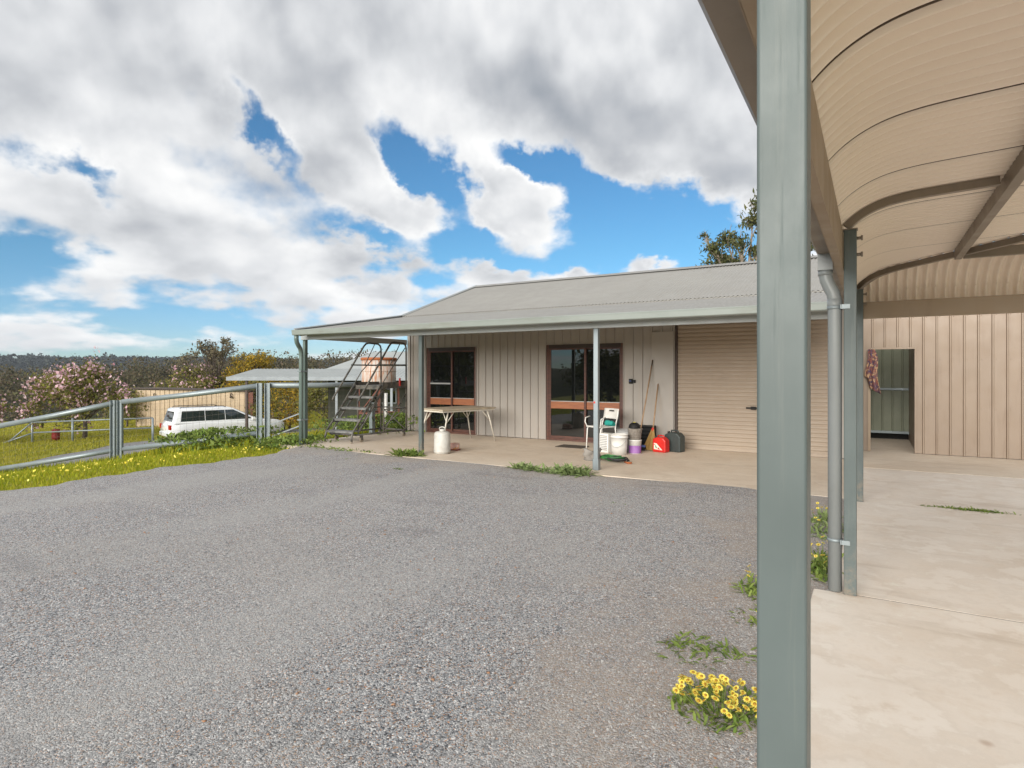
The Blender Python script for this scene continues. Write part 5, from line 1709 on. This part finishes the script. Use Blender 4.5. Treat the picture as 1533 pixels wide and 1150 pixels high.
def along_fence(n):
    t = RNG.random(n)
    x = -10.6 - t * 9.5
    y = fence_y(x) + 0.15 + RNG.normal(size=n) * 0.28
    k = RNG.random(n) < (0.25 + 0.75 * np.exp(-((x + 13.2) / 1.0) ** 2) + 0.5 * np.exp(-((x + 10.9) / 0.5) ** 2))
    return np.stack([x[k], y[k]], -1)
blades('grass', 'long uncut grass growing up through the bottom rail of the pipe fence', 16000, along_fence, 0.08, 0.26, 0.009, 'grass')
# weeds: leafy stalks in front of the car
def weeds_mass(name, label, n, cx, cy, sx, sy, h, lm, ls):
    x = cx + RNG.normal(size=n) * sx; y = cy + RNG.normal(size=n) * sy
    z = ground_z(x, y) + RNG.random(n) ** 1.3 * h
    V, F = leaf_cloud(np.stack([x, y, z], -1), ls, 0.4)
    o = link(name, np_mesh(name, V, F), lm)
    tag(o, label, 'weeds', kind='stuff')
weeds_mass('weeds', 'dark leafy weeds smothering the bottom fence rail in front of the car', 2600, -13.4, 8.15, 0.65, 0.22, 0.50, 'weed_leaf', 0.10)
weeds_mass('weeds', 'tall leafy weeds beside the double fence post', 900, -12.35, 8.9, 0.35, 0.3, 0.45, 'weed_leaf', 0.09)
weeds_mass('weeds', 'green undergrowth below the rusty tank behind the rolling ladder', 4200, -11.4, 12.0, 0.75, 0.6, 0.50, 'weed_leaf', 0.10)
weeds_mass('weeds', 'lush weeds round the foot of the dark green corner post', 2600, -10.55, 8.55, 0.30, 0.38, 0.22, 'weed_leaf', 0.07)
weeds_mass('weeds', 'low weeds creeping along the veranda slab edge beneath the ladder', 1500, -9.3, 8.30, 0.75, 0.09, 0.08, 'weed_leaf', 0.055)
# yellow flower drift along the verge
def drift(n):
    y = RNG.uniform(2.2, 8.4, n)
    x = np.array([gravel_edge(q) for q in y]) - 0.75 - 0.10 * (8 - y) + RNG.normal(size=n) * 0.32
    k = RNG.random(n) < 0.35 + 0.65 * np.sin(y * 2.3) ** 2
    x, y = x[k], y[k]
    z = ground_z(x, y) + RNG.uniform(0.05, 0.12, len(x))
    return np.stack([x, y, z], -1)
P_ = drift(330)
V, F = leaf_cloud(P_, 0.034, 0.9)
tag(link('yellow_flowers', np_mesh('yellow_flowers', V, F), 'daisy'), 'drift of small yellow flowers in the mown grass verge', 'flowers', kind='stuff')

# single weed plants
def strap_leaves(n, length, wd, up, droop, seed, spread=0.03):
    rg = random.Random(seed)
    m = MB()
    for k in range(n):
        a = rg.uniform(0, 2 * PI)
        L = length * rg.uniform(0.55, 1.15)
        el = rg.uniform(*up)
        p = Vector((rg.gauss(0, spread), rg.gauss(0, spread), 0.0))
        d = Vector((math.cos(a) * math.cos(el), math.sin(a) * math.cos(el), math.sin(el)))
        sd = Vector((-math.sin(a), math.cos(a), 0))
        prev = None
        vs, fs = [], []
        N_ = 5
        tw = rg.uniform(-0.5, 0.5)
        for i in range(N_ + 1):
            t = i / N_
            c = p + d * L * t + Vector((0, 0, -droop * L * t * t))
            ww = wd * (math.sin(PI * min(1, 0.12 + 0.85 * t)) ** 0.8) * (1 + 0.35 * (i % 2))
            n_ = sd + Vector((0, 0, tw * t))
            vs += [c - n_ * ww / 2, c + Vector((0, 0, -0.15 * ww)), c + n_ * ww / 2]
            if i: fs += [(3 * i - 3, 3 * i - 2, 3 * i + 1, 3 * i), (3 * i - 2, 3 * i - 1, 3 * i + 2, 3 * i + 1)]
        m.add(vs, fs, True)
    return m
def flower_mesh():
    m = MB()
    for k in range(11):
        a = 2 * PI * k / 11
        c, s = math.cos(a), math.sin(a)
        L, ww = 0.017, 0.0046
        vs = [(0.004 * c, 0.004 * s, 0), (0.011 * c - ww * s, 0.011 * s + ww * c, 0.0025), (L * c, L * s, 0.001), (0.011 * c + ww * s, 0.011 * s - ww * c, 0.0025)]
        m.add(vs, [(0, 1, 2, 3)])
    return m
FL = None
def flowers(parent, n, rx, ry, h0, h1, seed, scale=1.0, cx=0, cy=0):
    global FL
    rg = random.Random(seed)
    made = []
    for k in range(n):
        a, q = rg.uniform(0, 2 * PI), math.sqrt(rg.random())
        x, y = cx + math.cos(a) * q * rx, cy + math.sin(a) * q * ry
        z = rg.uniform(h0, h1) * (1 - 0.35 * q)
        if FL is None:
            f = flower_mesh().build('flower_head', 'daisy', parent)
            cme = MB().lathe([(0.0065, 0.0005), (0.006, 0.003), (0.0, 0.0045)], n=8)
            e = cme.build('flower_eye', 'daisy_centre', f)
            FL = (f.data, e.data)
        else:
            f = bpy.data.objects.new('flower_head', FL[0]); COL.objects.link(f); f.parent = parent
            e = bpy.data.objects.new('flower_eye', FL[1]); COL.objects.link(e); e.parent = f
        f.location = (x, y, z)
        f.rotation_euler = (rg.uniform(-0.1, 0.75), rg.uniform(-0.45, 0.45), rg.uniform(0, 6))
        s = scale * rg.uniform(0.85, 1.2)
        f.scale = (s, s, s)
    m = MB()
    for o in list(parent.children):
        if o.name.startswith('flower_head'):
            p = o.location
            m.tube([(p.x * 0.55, p.y * 0.55, 0.0), (p.x * 0.9, p.y * 0.9, p.z * 0.6), (p.x, p.y, p.z - 0.001)], 0.0016, 4, False)
    m.build('stalks', 'weed_leaf', parent)

def weed(label, x, y, specs, lm='weed_leaf', z=-0.025, fl=None, name='weed'):
    t = thing(name, label, 'weed', (x, y, z))
    m = MB()
    for i, (ox, oy, n, L, wd, up, dr) in enumerate(specs):
        s = strap_leaves(n, L, wd, up, dr, hash((label, i)) & 0xffff if False else (len(label) * 131 + i * 17))
        m.add([(a + ox, b + oy, c) for a, b, c in s.v], s.f, True)
    m.build('leaves', lm, t)
    if fl: flowers(t, *fl)
    return t
rg = random.Random(5)
def patch(n, rx, ry, leaves, L, wd, up=(0.15, 1.0), dr=0.35):
    out_ = []
    for k in range(n):
        a, q = rg.uniform(0, 2 * PI), math.sqrt(rg.random())
        out_.append((math.cos(a) * q * rx, math.sin(a) * q * ry, leaves, L, wd, up, dr))
    return out_
weed('large weed clump with many yellow daisy flowers beside the nearest post', -0.585, 2.80, patch(44, 0.22, 0.16, 14, 0.075, 0.012, (0.2, 1.2)), fl=(99, 0.21, 0.14, 0.07, 0.15, 3, 1.02, -0.01, 0.02), name='flowering_weed')
weed('low straggling weed without flowers behind the flowering clump', -0.78, 3.34, patch(30, 0.22, 0.16, 11, 0.11, 0.010, (0.05, 0.8)))
weed('small green weed with a yellow bud close to the nearest post', -0.56, 3.95, patch(12, 0.14, 0.12, 10, 0.09, 0.013, (0.1, 0.8)), fl=(3, 0.07, 0.05, 0.05, 0.08, 9))
weed('upright weed with yellow flowers just left of the nearest post', -0.66, 4.50, patch(16, 0.14, 0.20, 11, 0.12, 0.014, (0.2, 1.2)), fl=(14, 0.12, 0.14, 0.10, 0.22, 13))
weed('tiny seedling in the open gravel near the flowering clump', -0.93, 2.68, patch(3, 0.035, 0.03, 7, 0.035, 0.010, (0.1, 0.8)))
weed('small leafy weed at the bottom edge beside the nearest post', -0.42, 2.30, patch(4, 0.06, 0.05, 8, 0.07, 0.016, (0.1, 0.9)))
weed('leafy weed with yellow flowers at the foot of the downpipe', -0.34, 5.25, patch(16, 0.10, 0.42, 12, 0.13, 0.018, (0.3, 1.3)), fl=(14, 0.08, 0.36, 0.15, 0.28, 17))
weed('grey green weed growing between the downpipe and the veranda', -0.42, 6.65, patch(16, 0.14, 0.5, 12, 0.15, 0.016, (0.3, 1.3)), 'weed_grey', fl=(12, 0.10, 0.4, 0.16, 0.28, 19))
weed('low mat of bright green weed against the veranda slab left of the bare post', -4.50, 8.14, patch(20, 0.36, 0.09, 13, 0.22, 0.026, (0.15, 1.1)), 'weed_grey')
weed('spreading pale green weed at the foot of the bare steel post', -3.85, 8.10, patch(22, 0.28, 0.10, 14, 0.27, 0.028, (0.2, 1.2)), 'weed_grey')
weed('dark green weed at the foot of the middle veranda post', -7.15, 8.30, patch(18, 0.24, 0.12, 13, 0.27, 0.030, (0.2, 1.2)))
weed('thin sprig of weed in the slab joint nearest the third carport post', 0.48, 8.16, patch(8, 0.14, 0.008, 6, 0.05, 0.010, (0.1, 1.0)), z=-0.005)
weed('long row of weed filling the slab joint at the right', 0.98, 8.16, patch(34, 0.30, 0.010, 8, 0.065, 0.013, (0.1, 1.1)), z=-0.005)
weed('small weed sprouting at the corner of the veranda slab below the ladder', -8.72, 8.16, patch(6, 0.14, 0.06, 9, 0.10, 0.016, (0.1, 1.0)))
for i, (x, y, lab) in enumerate(((-6.35, 7.2, 'tiny green sprig in the gravel before the white gas bottle'), (-7.9, 7.55, 'tiny green sprig in the gravel below the ladder'), (-2.55, 6.55, 'tiny yellowing sprig in the gravel before the roller door'), (-2.0, 6.3, 'tiny green sprig in the gravel nearest the second post'))):
    weed(lab, x, y, patch(4, 0.10, 0.06, 7, 0.045, 0.012, (0.1, 0.9)), 'weed_grey' if i % 2 else 'weed_leaf')

# ------------------------------------------------------------------ air
hz = MB().box(-1300, 1300, -60, 1300, -60, 70).build('haze', None)
hz.data.materials.clear()
m_ = bpy.data.materials.new('haze'); m_.use_nodes = True
t = NT(m_.node_tree)
pv = t.n('ShaderNodeVolumePrincipled', {'Color': (0.78, 0.85, 0.95, 1), 'Density': 0.0002})
t.n('ShaderNodeOutputMaterial', {1: pv.outputs[0]})
hz.data.materials.append(m_)
tag(hz, kind='stuff')
